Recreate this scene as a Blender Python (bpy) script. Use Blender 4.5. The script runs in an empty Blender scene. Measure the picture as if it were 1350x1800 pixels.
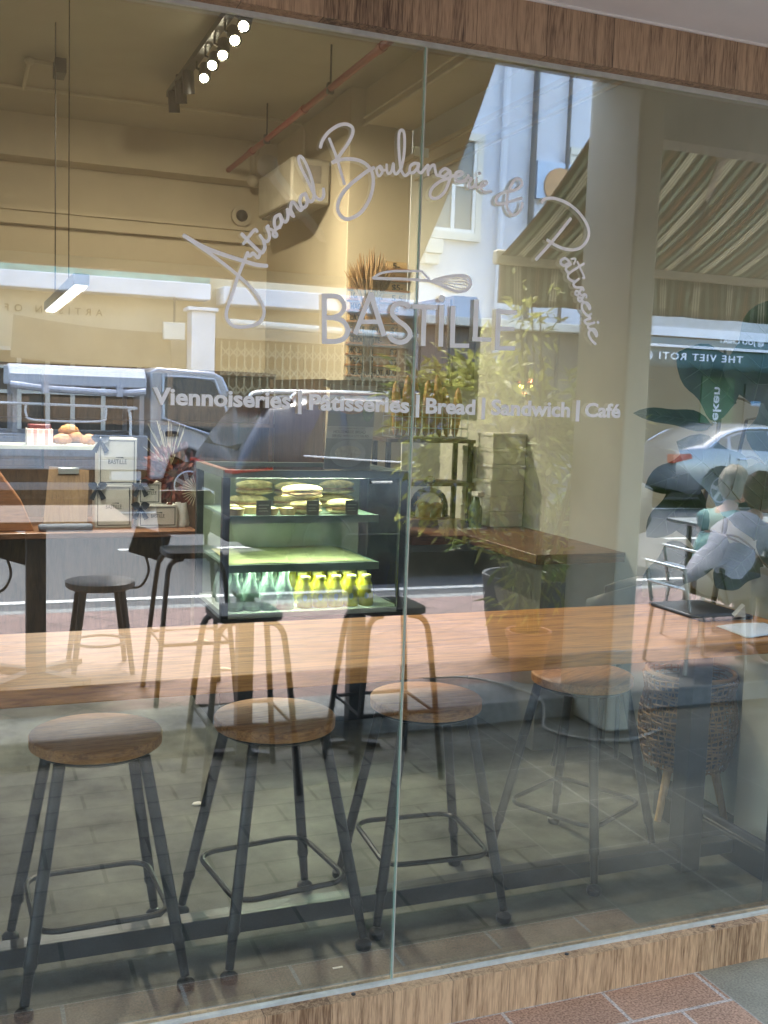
import bpy, bmesh, math, random
from mathutils import Vector, Matrix
R = math.radians
random.seed(7)
scene = bpy.context.scene
C = scene.collection

# ------------------------------------------------------------------ camera, sky, sun, exposure
cam_d = bpy.data.cameras.new('Camera')
cam = bpy.data.objects.new('Camera', cam_d); C.objects.link(cam)
cam_d.sensor_fit = 'HORIZONTAL'; cam_d.sensor_width = 36.0
cam_d.lens = 36.0 * 1856.0 / 1350.0
cam_d.clip_start = 0.02; cam_d.clip_end = 500.0
RX = ((0.928339,0.007609,-0.371656),(-0.370144,0.111308,-0.922282),(0.034350,0.993757,0.106148))
cam.matrix_world = Matrix.Translation((0, -2.4, 1.63)) @ Matrix(RX).to_4x4()
scene.camera = cam

w = bpy.data.worlds.new('World'); scene.world = w; w.use_nodes = True
nt = w.node_tree; bgn = nt.nodes['Background']
sky = nt.nodes.new('ShaderNodeTexSky'); sky.sky_type = 'NISHITA'; sky.sun_disc = False
SUN_DIR = Vector((0.10, -0.42, 0.90)).normalized()     # towards the sun
sky.sun_elevation = math.asin(SUN_DIR.z)
sky.sun_rotation = math.atan2(SUN_DIR.x, SUN_DIR.y)
sky.dust_density = 2.0
nt.links.new(sky.outputs[0], bgn.inputs[0]); bgn.inputs[1].default_value = 0.15
sun_d = bpy.data.lights.new('sun', 'SUN'); sun_d.energy = 1.0; sun_d.angle = R(14); sun_d.color = (1.0, 0.95, 0.87)
sun_o = bpy.data.objects.new('sun', sun_d); C.objects.link(sun_o)
sun_o.rotation_euler = (-SUN_DIR).to_track_quat('-Z', 'Y').to_euler()
sun_o.location = (0, -8, 12)
vs = scene.view_settings
vs.view_transform = 'Standard'; vs.look = 'None'; vs.gamma = 1.0; vs.use_curve_mapping = False
vs.exposure = 3.8
cy = scene.cycles
cy.max_bounces = 10; cy.diffuse_bounces = 4; cy.glossy_bounces = 5; cy.transparent_max_bounces = 24; cy.transmission_bounces = 6
cy.caustics_reflective = False; cy.caustics_refractive = False
cy.sample_clamp_indirect = 6.0
cy.use_denoising = True
try:
    cy.denoiser = 'OPENIMAGEDENOISE'
except Exception:
    pass

# ------------------------------------------------------------------ materials
MATS = {}
def _new(name):
    m = bpy.data.materials.new(name); m.use_nodes = True
    n = m.node_tree.nodes; l = m.node_tree.links
    b = n['Principled BSDF']
    return m, n, l, b
def srgb(h):
    v = [int(h[i:i+2], 16) / 255 for i in (0, 2, 4)]
    return tuple(c / 12.92 if c <= .04045 else ((c + .055) / 1.055) ** 2.4 for c in v)
def mat(name, col, rough=.6, metal=0., var=.12, scale=8., bump=0., bscale=None, coat=0., stretch=(1, 1, 1), spec=.5, trans=0.):
    if name in MATS: return MATS[name]
    m, n, l, b = _new(name)
    tc = n.new('ShaderNodeTexCoord'); mp = n.new('ShaderNodeMapping'); mp.inputs['Scale'].default_value = stretch
    l.new(tc.outputs['Object'], mp.inputs[0])
    nz = n.new('ShaderNodeTexNoise'); nz.inputs['Scale'].default_value = scale; nz.inputs['Detail'].default_value = 6; nz.inputs['Roughness'].default_value = .6
    l.new(mp.outputs[0], nz.inputs['Vector'])
    rp = n.new('ShaderNodeValToRGB')
    lo = tuple(max(0, c * (1 - var)) for c in col) + (1,); hi = tuple(min(1, c * (1 + var)) for c in col) + (1,)
    rp.color_ramp.elements[0].position = .32; rp.color_ramp.elements[0].color = lo
    rp.color_ramp.elements[1].position = .68; rp.color_ramp.elements[1].color = hi
    l.new(nz.outputs['Fac'], rp.inputs[0]); l.new(rp.outputs[0], b.inputs['Base Color'])
    b.inputs['Roughness'].default_value = rough; b.inputs['Metallic'].default_value = metal
    b.inputs['Specular IOR Level'].default_value = spec
    if coat: b.inputs['Coat Weight'].default_value = coat; b.inputs['Coat Roughness'].default_value = .05
    if bump:
        bp = n.new('ShaderNodeBump'); bp.inputs['Strength'].default_value = bump; bp.inputs['Distance'].default_value = .004
        n2 = n.new('ShaderNodeTexNoise'); n2.inputs['Scale'].default_value = bscale or scale * 6; n2.inputs['Detail'].default_value = 8
        l.new(mp.outputs[0], n2.inputs['Vector']); l.new(n2.outputs['Fac'], bp.inputs['Height']); l.new(bp.outputs[0], b.inputs['Normal'])
    if trans:
        tr = n.new('ShaderNodeBsdfTranslucent'); l.new(rp.outputs[0], tr.inputs['Color'])
        mx = n.new('ShaderNodeMixShader'); mx.inputs[0].default_value = trans
        l.new(b.outputs[0], mx.inputs[1]); l.new(tr.outputs[0], mx.inputs[2]); l.new(mx.outputs[0], n['Material Output'].inputs['Surface'])
    MATS[name] = m
    return m
def wood(name, dark, light, stretch, scale=5., rough=.5, bump=.25, rings=.5, coat=0., planks=0., axis='X'):
    if name in MATS: return MATS[name]
    m, n, l, b = _new(name)
    tc = n.new('ShaderNodeTexCoord'); mp = n.new('ShaderNodeMapping'); mp.inputs['Scale'].default_value = stretch
    l.new(tc.outputs['Object'], mp.inputs[0])
    n1 = n.new('ShaderNodeTexNoise'); n1.inputs['Scale'].default_value = scale; n1.inputs['Detail'].default_value = 9; n1.inputs['Roughness'].default_value = .68; n1.inputs['Distortion'].default_value = rings
    n2 = n.new('ShaderNodeTexNoise'); n2.inputs['Scale'].default_value = scale * 5.5; n2.inputs['Detail'].default_value = 5
    l.new(mp.outputs[0], n1.inputs['Vector']); l.new(mp.outputs[0], n2.inputs['Vector'])
    mx = n.new('ShaderNodeMath'); mx.operation = 'MULTIPLY_ADD'; mx.inputs[1].default_value = .38
    l.new(n2.outputs['Fac'], mx.inputs[0]); 
    m2 = n.new('ShaderNodeMath'); m2.operation = 'MULTIPLY'; m2.inputs[1].default_value = .66
    l.new(n1.outputs['Fac'], m2.inputs[0]); l.new(m2.outputs[0], mx.inputs[2])
    rp = n.new('ShaderNodeValToRGB'); e = rp.color_ramp.elements
    e[0].position = .39; e[0].color = tuple(dark) + (1,); e[1].position = .62; e[1].color = tuple(light) + (1,)
    k = e.new(.5); k.color = tuple((a * .45 + c * .55) for a, c in zip(dark, light)) + (1,)
    src = mx.outputs[0]
    if planks:      # boards of slightly different tone side by side
        sp = n.new('ShaderNodeSeparateXYZ'); l.new(tc.outputs['Object'], sp.inputs[0])
        f1 = n.new('ShaderNodeMath'); f1.operation = 'DIVIDE'; f1.inputs[1].default_value = planks; l.new(sp.outputs[axis], f1.inputs[0])
        f2 = n.new('ShaderNodeMath'); f2.operation = 'FLOOR'; l.new(f1.outputs[0], f2.inputs[0])
        wn = n.new('ShaderNodeTexWhiteNoise'); wn.noise_dimensions = '1D'; l.new(f2.outputs[0], wn.inputs['W'])
        f3 = n.new('ShaderNodeMath'); f3.operation = 'MULTIPLY_ADD'; f3.inputs[1].default_value = .13; l.new(wn.outputs['Value'], f3.inputs[0])
        f4 = n.new('ShaderNodeMath'); f4.operation = 'SUBTRACT'; f4.inputs[1].default_value = .065; l.new(mx.outputs[0], f4.inputs[0]); l.new(f4.outputs[0], f3.inputs[2])
        src = f3.outputs[0]
    l.new(src, rp.inputs[0]); col_out = rp.outputs[0]
    if planks:      # the dark joints between the boards
        fr2 = n.new('ShaderNodeMath'); fr2.operation = 'FRACT'; l.new(f1.outputs[0], fr2.inputs[0])
        gt2 = n.new('ShaderNodeMapRange'); gt2.inputs[1].default_value = .006; gt2.inputs[2].default_value = .016; gt2.inputs[3].default_value = .35; gt2.inputs[4].default_value = 1.; l.new(fr2.outputs[0], gt2.inputs[0])
        sc2 = n.new('ShaderNodeVectorMath'); sc2.operation = 'SCALE'; l.new(rp.outputs[0], sc2.inputs[0]); l.new(gt2.outputs[0], sc2.inputs['Scale']); col_out = sc2.outputs[0]
    l.new(col_out, b.inputs['Base Color'])
    b.inputs['Roughness'].default_value = rough
    if coat: b.inputs['Coat Weight'].default_value = coat; b.inputs['Coat Roughness'].default_value = .12
    bp = n.new('ShaderNodeBump'); bp.inputs['Strength'].default_value = bump; bp.inputs['Distance'].default_value = .002
    l.new(mx.outputs[0], bp.inputs['Height']); l.new(bp.outputs[0], b.inputs['Normal'])
    MATS[name] = m
    return m
def tiles(name, c1, c2, grout, bw, bh, rot=0., offset=.5, gap=.006, rough=.55, speck=.0, off=(0, 0, 0), bump=.5, mottled=.3, spec=.5):
    if name in MATS: return MATS[name]
    m, n, l, b = _new(name)
    tc = n.new('ShaderNodeTexCoord'); mp = n.new('ShaderNodeMapping'); mp.inputs['Rotation'].default_value = (0, 0, rot); mp.inputs['Location'].default_value = off
    l.new(tc.outputs['Object'], mp.inputs[0])
    br = n.new('ShaderNodeTexBrick'); br.offset = offset; br.squash = 1.0
    br.inputs['Scale'].default_value = 1.0; br.inputs['Brick Width'].default_value = bw; br.inputs['Row Height'].default_value = bh
    br.inputs['Mortar Size'].default_value = gap; br.inputs['Mortar Smooth'].default_value = .15; br.inputs['Bias'].default_value = 0.
    br.inputs['Color1'].default_value = tuple(c1) + (1,); br.inputs['Color2'].default_value = tuple(c2) + (1,); br.inputs['Mortar'].default_value = tuple(grout) + (1,)
    l.new(mp.outputs[0], br.inputs['Vector'])
    nz = n.new('ShaderNodeTexNoise'); nz.inputs['Scale'].default_value = 5.; nz.inputs['Detail'].default_value = 8; nz.inputs['Roughness'].default_value = .7
    l.new(tc.outputs['Object'], nz.inputs['Vector'])
    n3 = n.new('ShaderNodeTexNoise'); n3.inputs['Scale'].default_value = 160.; n3.inputs['Detail'].default_value = 3
    l.new(tc.outputs['Object'], n3.inputs['Vector'])
    mr = n.new('ShaderNodeMapRange'); mr.inputs[1].default_value = .3; mr.inputs[2].default_value = .7; mr.inputs[3].default_value = 1 - mottled; mr.inputs[4].default_value = 1 + mottled
    l.new(nz.outputs['Fac'], mr.inputs[0])
    ms = n.new('ShaderNodeMapRange'); ms.inputs[1].default_value = .35; ms.inputs[2].default_value = .65; ms.inputs[3].default_value = 1 - speck; ms.inputs[4].default_value = 1 + speck
    l.new(n3.outputs['Fac'], ms.inputs[0])
    mu = n.new('ShaderNodeMath'); mu.operation = 'MULTIPLY'; l.new(mr.outputs[0], mu.inputs[0]); l.new(ms.outputs[0], mu.inputs[1])
    vm = n.new('ShaderNodeVectorMath'); vm.operation = 'SCALE'; l.new(br.outputs['Color'], vm.inputs[0]); l.new(mu.outputs[0], vm.inputs['Scale'])
    l.new(vm.outputs[0], b.inputs['Base Color']); b.inputs['Roughness'].default_value = rough; b.inputs['Specular IOR Level'].default_value = spec
    bp = n.new('ShaderNodeBump'); bp.inputs['Strength'].default_value = bump; bp.inputs['Distance'].default_value = .004
    iv = n.new('ShaderNodeMath'); iv.operation = 'SUBTRACT'; iv.inputs[0].default_value = 1.; l.new(br.outputs['Fac'], iv.inputs[1])
    ad = n.new('ShaderNodeMath'); ad.operation = 'MULTIPLY_ADD'; ad.inputs[1].default_value = .4; l.new(n3.outputs['Fac'], ad.inputs[0]); l.new(iv.outputs[0], ad.inputs[2])
    l.new(ad.outputs[0], bp.inputs['Height']); l.new(bp.outputs[0], b.inputs['Normal'])
    MATS[name] = m
    return m
def emit(name, col, strength):
    if name in MATS: return MATS[name]
    m, n, l, b = _new(name)
    b.inputs['Base Color'].default_value = (.8, .8, .8, 1); b.inputs['Emission Color'].default_value = tuple(col) + (1,); b.inputs['Emission Strength'].default_value = strength
    MATS[name] = m
    return m
def pane(name, refl, tint=(1, 1, 1), rough=0., rcol=(1, 1, 1)):
    """clear sheet glass: part mirror, part see-through"""
    if name in MATS: return MATS[name]
    m, n, l, b = _new(name); n.remove(b)
    t = n.new('ShaderNodeBsdfTransparent'); t.inputs[0].default_value = tuple(tint) + (1,)
    g = n.new('ShaderNodeBsdfGlossy'); g.inputs['Color'].default_value = tuple(rcol) + (1,); g.inputs['Roughness'].default_value = rough
    lw = n.new('ShaderNodeFresnel'); lw.inputs['IOR'].default_value = refl
    mx = n.new('ShaderNodeMixShader'); l.new(lw.outputs[0], mx.inputs[0]); l.new(t.outputs[0], mx.inputs[1]); l.new(g.outputs[0], mx.inputs[2])
    l.new(mx.outputs[0], n['Material Output'].inputs['Surface'])
    MATS[name] = m
    return m
def coatglass(name, fac, tint=(1, 1, 1)):
    if name in MATS: return MATS[name]
    m, n, l, b = _new(name); n.remove(b)
    t = n.new('ShaderNodeBsdfTransparent'); t.inputs[0].default_value = tuple(tint) + (1,)
    g = n.new('ShaderNodeBsdfGlossy'); g.inputs['Color'].default_value = (1, 1, 1, 1); g.inputs['Roughness'].default_value = 0.
    mx = n.new('ShaderNodeMixShader'); mx.inputs[0].default_value = fac
    l.new(t.outputs[0], mx.inputs[1]); l.new(g.outputs[0], mx.inputs[2]); l.new(mx.outputs[0], n['Material Output'].inputs['Surface'])
    MATS[name] = m
    return m
def stripes(name, cols, period, axis='X', rough=.85, trans=.45):
    """woven awning cloth: list of (position, colour) across one repeat"""
    if name in MATS: return MATS[name]
    m, n, l, b = _new(name)
    tc = n.new('ShaderNodeTexCoord'); sp = n.new('ShaderNodeSeparateXYZ'); l.new(tc.outputs['Object'], sp.inputs[0])
    d = n.new('ShaderNodeMath'); d.operation = 'DIVIDE'; d.inputs[1].default_value = period; l.new(sp.outputs[axis], d.inputs[0])
    f = n.new('ShaderNodeMath'); f.operation = 'FRACT'; l.new(d.outputs[0], f.inputs[0])
    rp = n.new('ShaderNodeValToRGB'); rp.color_ramp.interpolation = 'CONSTANT'; e = rp.color_ramp.elements
    e[0].position = 0; e[0].color = tuple(cols[0][1]) + (1,); e[1].position = cols[1][0]; e[1].color = tuple(cols[1][1]) + (1,)
    for p, c in cols[2:]:
        k = e.new(p); k.color = tuple(c) + (1,)
    l.new(f.outputs[0], rp.inputs[0]); l.new(rp.outputs[0], b.inputs['Base Color']); b.inputs['Roughness'].default_value = rough
    tr = n.new('ShaderNodeBsdfTranslucent'); l.new(rp.outputs[0], tr.inputs['Color'])
    mx = n.new('ShaderNodeMixShader'); mx.inputs[0].default_value = trans
    l.new(b.outputs[0], mx.inputs[1]); l.new(tr.outputs[0], mx.inputs[2]); l.new(mx.outputs[0], n['Material Output'].inputs['Surface'])
    MATS[name] = m
    return m

# ------------------------------------------------------------------ mesh building
class MB:
    def __init__(s): s.v = []; s.f = []; s.mi = []; s.m = 0
    def add(s, vs, fs):
        o = len(s.v); s.v += [tuple(p) for p in vs]; s.f += [tuple(i + o for i in q) for q in fs]; s.mi += [s.m] * len(fs); return s
    def box(s, x0, x1, y0, y1, z0, z1):
        return s.add([(x0, y0, z0), (x1, y0, z0), (x1, y1, z0), (x0, y1, z0), (x0, y0, z1), (x1, y0, z1), (x1, y1, z1), (x0, y1, z1)],
                     [(0, 3, 2, 1), (4, 5, 6, 7), (0, 1, 5, 4), (1, 2, 6, 5), (2, 3, 7, 6), (3, 0, 4, 7)])
    def bar(s, p, q, wx, wz, up=(0, 0, 1)):
        p = Vector(p); q = Vector(q); d = (q - p).normalized(); u = Vector(up)
        if abs(d.dot(u)) > .98: u = Vector((0, 1, 0))
        a = d.cross(u).normalized() * wx / 2; b = a.cross(d).normalized() * wz / 2
        vs = [p - a - b, p + a - b, p + a + b, p - a + b, q - a - b, q + a - b, q + a + b, q - a + b]
        return s.add(vs, [(0, 1, 2, 3), (7, 6, 5, 4), (0, 4, 5, 1), (1, 5, 6, 2), (2, 6, 7, 3), (3, 7, 4, 0)])
    def tube(s, pts, r, n=8, closed=False, cap=True, flat=None):
        pts = [Vector(p) for p in pts]; k = len(pts)
        rs = r if isinstance(r, (list, tuple)) else [r] * k
        up = Vector((0, 0, 1)); vs = []; fs = []; prev = None
        for i, p in enumerate(pts):
            if closed: d = pts[(i + 1) % k] - pts[i - 1]
            else: d = pts[min(i + 1, k - 1)] - pts[max(i - 1, 0)]
            if d.length < 1e-9: d = Vector((0, 0, 1))
            d.normalize()
            if prev is None:
                u = up if abs(d.dot(up)) < .9 else Vector((1, 0, 0))
                a = d.cross(u).normalized()
            else:
                a = prev - d * prev.dot(d)
                if a.length < 1e-6: a = d.orthogonal()
                a.normalize()
            prev = a; b = d.cross(a)
            for j in range(n):
                t = 2 * math.pi * j / n
                o = a * math.cos(t) * rs[i] + b * math.sin(t) * rs[i]
                if flat: o = Vector((o.x, o.y * flat, o.z))
                vs.append(p + o)
        m = k if closed else k - 1
        for i in range(m):
            for j in range(n):
                i2 = (i + 1) % k
                fs.append((i * n + j, i * n + (j + 1) % n, i2 * n + (j + 1) % n, i2 * n + j))
        if cap and not closed:
            fs.append(tuple(range(n - 1, -1, -1))); fs.append(tuple((k - 1) * n + j for j in range(n)))
        return s.add(vs, fs)
    def lathe(s, prof, c=(0, 0, 0), n=20):
        vs = []; fs = []; k = len(prof)
        for r, z in prof:
            for j in range(n):
                t = 2 * math.pi * j / n; vs.append((c[0] + r * math.cos(t), c[1] + r * math.sin(t), c[2] + z))
        for i in range(k - 1):
            for j in range(n):
                fs.append((i * n + j, i * n + (j + 1) % n, (i + 1) * n + (j + 1) % n, (i + 1) * n + j))
        if prof[0][0] > 1e-5: fs.append(tuple(range(n - 1, -1, -1)))
        if prof[-1][0] > 1e-5: fs.append(tuple((k - 1) * n + j for j in range(n)))
        return s.add(vs, fs)
    def cyl(s, c, r, z0, z1, n=20): return s.lathe([(r, z0), (r, z1)], c, n)
    def ycyl(s, c, r, y0, y1, n=24, r2=None):
        r2 = r if r2 is None else r2; vs = []; fs = []
        for rr, y in ((r, y0), (r2, y1)):
            for j in range(n):
                t = 2 * math.pi * j / n; vs.append((c[0] + rr * math.cos(t), y, c[1] + rr * math.sin(t)))
        for j in range(n): fs.append((j, n + j, n + (j + 1) % n, (j + 1) % n))
        fs.append(tuple(range(n))); fs.append(tuple(n + j for j in range(n - 1, -1, -1)))
        return s.add(vs, fs)
    def ell(s, c, r, n=14, m=9, jit=0., seed=0):
        rn = random.Random(seed); vs = [(c[0], c[1], c[2] - r[2])]; fs = []
        for i in range(1, m):
            ph = -math.pi / 2 + math.pi * i / m
            for j in range(n):
                t = 2 * math.pi * j / n; k = 1 + jit * (rn.random() - .5)
                vs.append((c[0] + r[0] * k * math.cos(ph) * math.cos(t), c[1] + r[1] * k * math.cos(ph) * math.sin(t), c[2] + r[2] * k * math.sin(ph)))
        vs.append((c[0], c[1], c[2] + r[2])); e = len(vs) - 1
        for j in range(n):
            fs.append((0, 1 + (j + 1) % n, 1 + j)); fs.append((e, 1 + (m - 2) * n + j, 1 + (m - 2) * n + (j + 1) % n))
        for i in range(m - 2):
            for j in range(n):
                fs.append((1 + i * n + j, 1 + i * n + (j + 1) % n, 1 + (i + 1) * n + (j + 1) % n, 1 + (i + 1) * n + j))
        return s.add(vs, fs)
    def prism(s, poly, f0, f1):
        """poly: list of 2D; f0(p), f1(p) give the two end points in 3D"""
        k = len(poly); vs = [f0(p) for p in poly] + [f1(p) for p in poly]
        fs = [tuple(range(k)), tuple(range(2 * k - 1, k - 1, -1))]
        for i in range(k): fs.append((i, k + i, k + (i + 1) % k, (i + 1) % k))
        return s.add(vs, fs)
    def sheet(s, P, Q, R_, S, nx=1, ny=1, f=None):
        P, Q, R_, S = map(Vector, (P, Q, R_, S)); vs = []; fs = []
        for j in range(ny + 1):
            for i in range(nx + 1):
                a = i / nx; b = j / ny
                p = (P * (1 - a) + Q * a) * (1 - b) + (S * (1 - a) + R_ * a) * b
                if f: p = p + Vector(f(a, b))
                vs.append(p)
        for j in range(ny):
            for i in range(nx):
                q = j * (nx + 1) + i; fs.append((q, q + 1, q + nx + 2, q + nx + 1))
        return s.add(vs, fs)
    def leaf(s, base, direc, normal, L, W, droop=.2, fold=.15, n=6, shape=None):
        base = Vector(base); d = Vector(direc).normalized(); nn = Vector(normal); nn = (nn - d * nn.dot(d)); 
        if nn.length < 1e-4: nn = d.orthogonal()
        nn.normalize(); sd = d.cross(nn); vs = []; fs = []
        for i in range(n + 1):
            t = i / n; wd = (shape(t) if shape else math.sin(math.pi * min(1, t ** .8)) ** .8) * W / 2
            c = base + d * L * t - nn * droop * L * t * t
            vs += [c - sd * wd + nn * fold * wd, c, c + sd * wd + nn * fold * wd]
        for i in range(n):
            o = i * 3; fs += [(o, o + 1, o + 4, o + 3), (o + 1, o + 2, o + 5, o + 4)]
        return s.add(vs, fs)

OFF = {}
def tag(o, label=None, cat=None, group=None, kind=None):
    if label: o['label'] = label
    if cat: o['category'] = cat
    if group: o['group'] = group
    if kind: o['kind'] = kind
    return o
def build(name, mb, mats, parent=None, smooth=35, bevel=0., seg=2, solid=0.):
    me = bpy.data.meshes.new(name); off = Vector((0, 0, 0))
    if parent is not None:
        root = parent
        while root.parent: root = root.parent
        off = OFF.get(root.name, Vector((0, 0, 0)))
    me.from_pydata([Vector(p) - off for p in mb.v], [], mb.f); me.update()
    if not isinstance(mats, (list, tuple)): mats = [mats]
    for m in mats: me.materials.append(m)
    if len(mats) > 1: me.polygons.foreach_set('material_index', mb.mi)
    bm = bmesh.new(); bm.from_mesh(me); bmesh.ops.recalc_face_normals(bm, faces=bm.faces); bm.to_mesh(me); bm.free()
    if smooth:
        me.polygons.foreach_set('use_smooth', [True] * len(me.polygons)); me.set_sharp_from_angle(angle=R(smooth))
    o = bpy.data.objects.new(name, me); C.objects.link(o)
    if parent is not None: o.parent = parent
    if bevel:
        b = o.modifiers.new('bevel', 'BEVEL'); b.width = bevel; b.segments = seg; b.limit_method = 'ANGLE'; b.angle_limit = R(50)
    if solid:
        b = o.modifiers.new('solid', 'SOLIDIFY'); b.thickness = solid; b.offset = 0
    return o
def thing(name, label, cat, loc=(0, 0, 0), group=None):
    o = bpy.data.objects.new(name, None); C.objects.link(o); o.location = loc; o.empty_display_size = .1
    OFF[o.name] = Vector(loc)
    return tag(o, label, cat, group)
def struct(name, mb, mats, **k): return tag(build(name, mb, mats, **k), kind='structure')
def dup(root, loc=None, rz=None, label=None):
    r = root.copy(); C.objects.link(r)
    if loc is not None: r.location = loc
    if rz is not None: r.rotation_euler = (0, 0, rz)
    if label: r['label'] = label
    for ch in list(root.children):
        c = ch.copy(); C.objects.link(c); c.parent = r
        for g in list(ch.children):
            d = g.copy(); C.objects.link(d); d.parent = c
    return r
def catmull(pts, k=6, closed=False):
    P = [Vector(p) for p in pts]; n = len(P); out = []
    if n < 3: return P
    for i in range(n if closed else n - 1):
        if closed: a, b, c, d = P[i - 1], P[i], P[(i + 1) % n], P[(i + 2) % n]
        else: a, b, c, d = P[max(i - 1, 0)], P[i], P[i + 1], P[min(i + 2, n - 1)]
        for j in range(k):
            t = j / k
            out.append(.5 * ((2 * b) + (c - a) * t + (2 * a - 5 * b + 4 * c - d) * t * t + (3 * b - a - 3 * c + d) * t ** 3))
    if not closed: out.append(P[-1])
    return out
def text_mb(txt, x0, x1, z0, h, depth=.001, bold=0., fn=None, cap=True, spacing=1.):
    """lettering fitted into a box: local u across, v up; fn(u, v, w) -> 3D"""
    cu = bpy.data.curves.new('lettering', 'FONT'); cu.body = txt; cu.size = 1.; cu.offset = bold; cu.extrude = .01; cu.resolution_u = 3; cu.space_character = spacing
    ob = bpy.data.objects.new('lettering', cu); C.objects.link(ob)
    dg = bpy.context.evaluated_depsgraph_get(); me = bpy.data.meshes.new_from_object(ob.evaluated_get(dg))
    bpy.data.objects.remove(ob); bpy.data.curves.remove(cu)
    vs = [v.co.copy() for v in me.vertices]; fs = [tuple(p.vertices) for p in me.polygons]; bpy.data.meshes.remove(me)
    mb = MB()
    if not vs: return mb
    ux0 = min(v.x for v in vs); ux1 = max(v.x for v in vs)
    vs2 = []
    CAPH = .73 if cap else 1.
    for v in vs:
        u = x0 + (v.x - ux0) / (ux1 - ux0) * (x1 - x0); t = z0 + v.y / CAPH * h; d = depth if v.z > 0 else 0.
        vs2.append(fn(u, t, d) if fn else (u, -d, t))
    mb.add(vs2, fs)
    return mb

# ------------------------------------------------------------------ palette
WALNUT = wood('weathered_oak_panel', (.16, .088, .042), (.60, .41, .235), (13, 13, .8), 5., .6, .5, .8, planks=.17)
OAKTOP = wood('oak_table_top', (.26, .095, .018), (.70, .31, .07), (.7, 9, 9), 3.2, .55, .12, .9)
SEATWOOD = wood('stool_seat_wood', (.24, .095, .03), (.60, .29, .10), (1.2, 11, 11), 4., .6, .12, .8)
COUNTERWOOD = wood('dark_counter_wood', (.07, .03, .015), (.22, .10, .05), (1, 8, 8), 4., .4, .1, .7, coat=.2)
DARKWOOD = wood('dark_shelf_wood', (.03, .018, .01), (.10, .06, .035), (8, 8, 1), 3., .5, .1, .6)
PLY = wood('pale_ply', (.42, .27, .12), (.62, .44, .22), (1, 7, 7), 3., .5, .1, .6)
BLACK = mat('black_powder_coat', (.018, .019, .022), .42, .3, .2, 12, bump=.08, bscale=300)
DARKM = mat('dark_grey_metal', (.05, .055, .062), .38, .4, .15, 10, bump=.05, bscale=200)
STEEL = mat('brushed_steel', (.55, .57, .56), .28, .9, .08, 20)
CREAM = mat('cream_wall_paint', (.50, .43, .31), .8, 0, .05, 2.5, bump=.15, bscale=60)
CEILP = mat('ceiling_paint', (.40, .36, .28), .85, 0, .06, 2., bump=.15, bscale=50)
WHITEW = mat('off_white_wall_paint', (.50, .50, .44), .75, 0, .05, 3., bump=.15, bscale=60)
GREYP = mat('grey_soffit_paint', (.80, .79, .77), .7, 0, .05, 3., bump=.1, bscale=50)
WHITE = mat('white_card', (.74, .73, .69), .6, 0, .04, 5.)
VINYL = mat('white_vinyl', (.90, .92, .95), .5, 0, .02, 10.)
REDP = mat('red_pipe_paint', (.22, .012, .01), .4, 0, .15, 6.)
PIPE = mat('painted_conduit', (.5, .44, .33), .6, 0, .06, 6.)
RATTAN = mat('woven_rattan', (.30, .17, .075), .65, 0, .3, 20.)
LEGWOOD = wood('pale_leg_wood', (.34, .19, .08), (.58, .37, .18), (8, 8, 1), 3., .5, .1, .5)
FLOORC = mat('screed_floor', (.105, .108, .093), .6, 0, .6, 3.2, bump=.12, bscale=40, spec=.2)
FIGLEAF = mat('fig_leaf', (.032, .066, .016), .38, 0, .3, 9., trans=.2)
BAMLEAF = mat('bamboo_leaf', (.34, .36, .11), .5, 0, .35, 12., trans=.5)
STEM = mat('plant_stem', (.20, .17, .08), .7, 0, .25, 14.)
TERRA = mat('terracotta', (.32, .15, .11), .75, 0, .12, 8., bump=.2)
PLANTER = mat('grey_planter', (.055, .058, .06), .6, 0, .1, 5., bump=.1)
SOIL = mat('potting_soil', (.035, .024, .016), .95, 0, .4, 40., bump=.6)
ASPH = mat('asphalt', (.058, .061, .064), .85, 0, .3, 60., bump=.5, bscale=140)
KERBM = mat('kerb_concrete', (.16, .165, .16), .8, 0, .35, 24., bump=.8, bscale=60)
ROADPAINT = mat('road_paint', (.5, .5, .47), .7, 0, .15, 20.)
BRICKT = tiles('red_bond_tiles', (.42, .27, .18), (.36, .225, .15), (.46, .42, .37), .315, .15, gap=.006, rough=.75, spec=.2, speck=.35, mottled=.18, off=(-.08, .045, 0))
SLATE = tiles('grey_slate_tiles', (.25, .242, .185), (.22, .212, .162), (.33, .32, .27), .42, .42, offset=0., gap=.006, rough=.8, spec=.15, speck=.15, mottled=.18, off=(-1.985, .02, 0))
PAVER = tiles('pink_pavers', (.165, .108, .095), (.135, .088, .076), (.055, .045, .04), .30, .30, rot=R(38), offset=0., gap=.006, rough=.8, speck=.12, mottled=.16)

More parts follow.
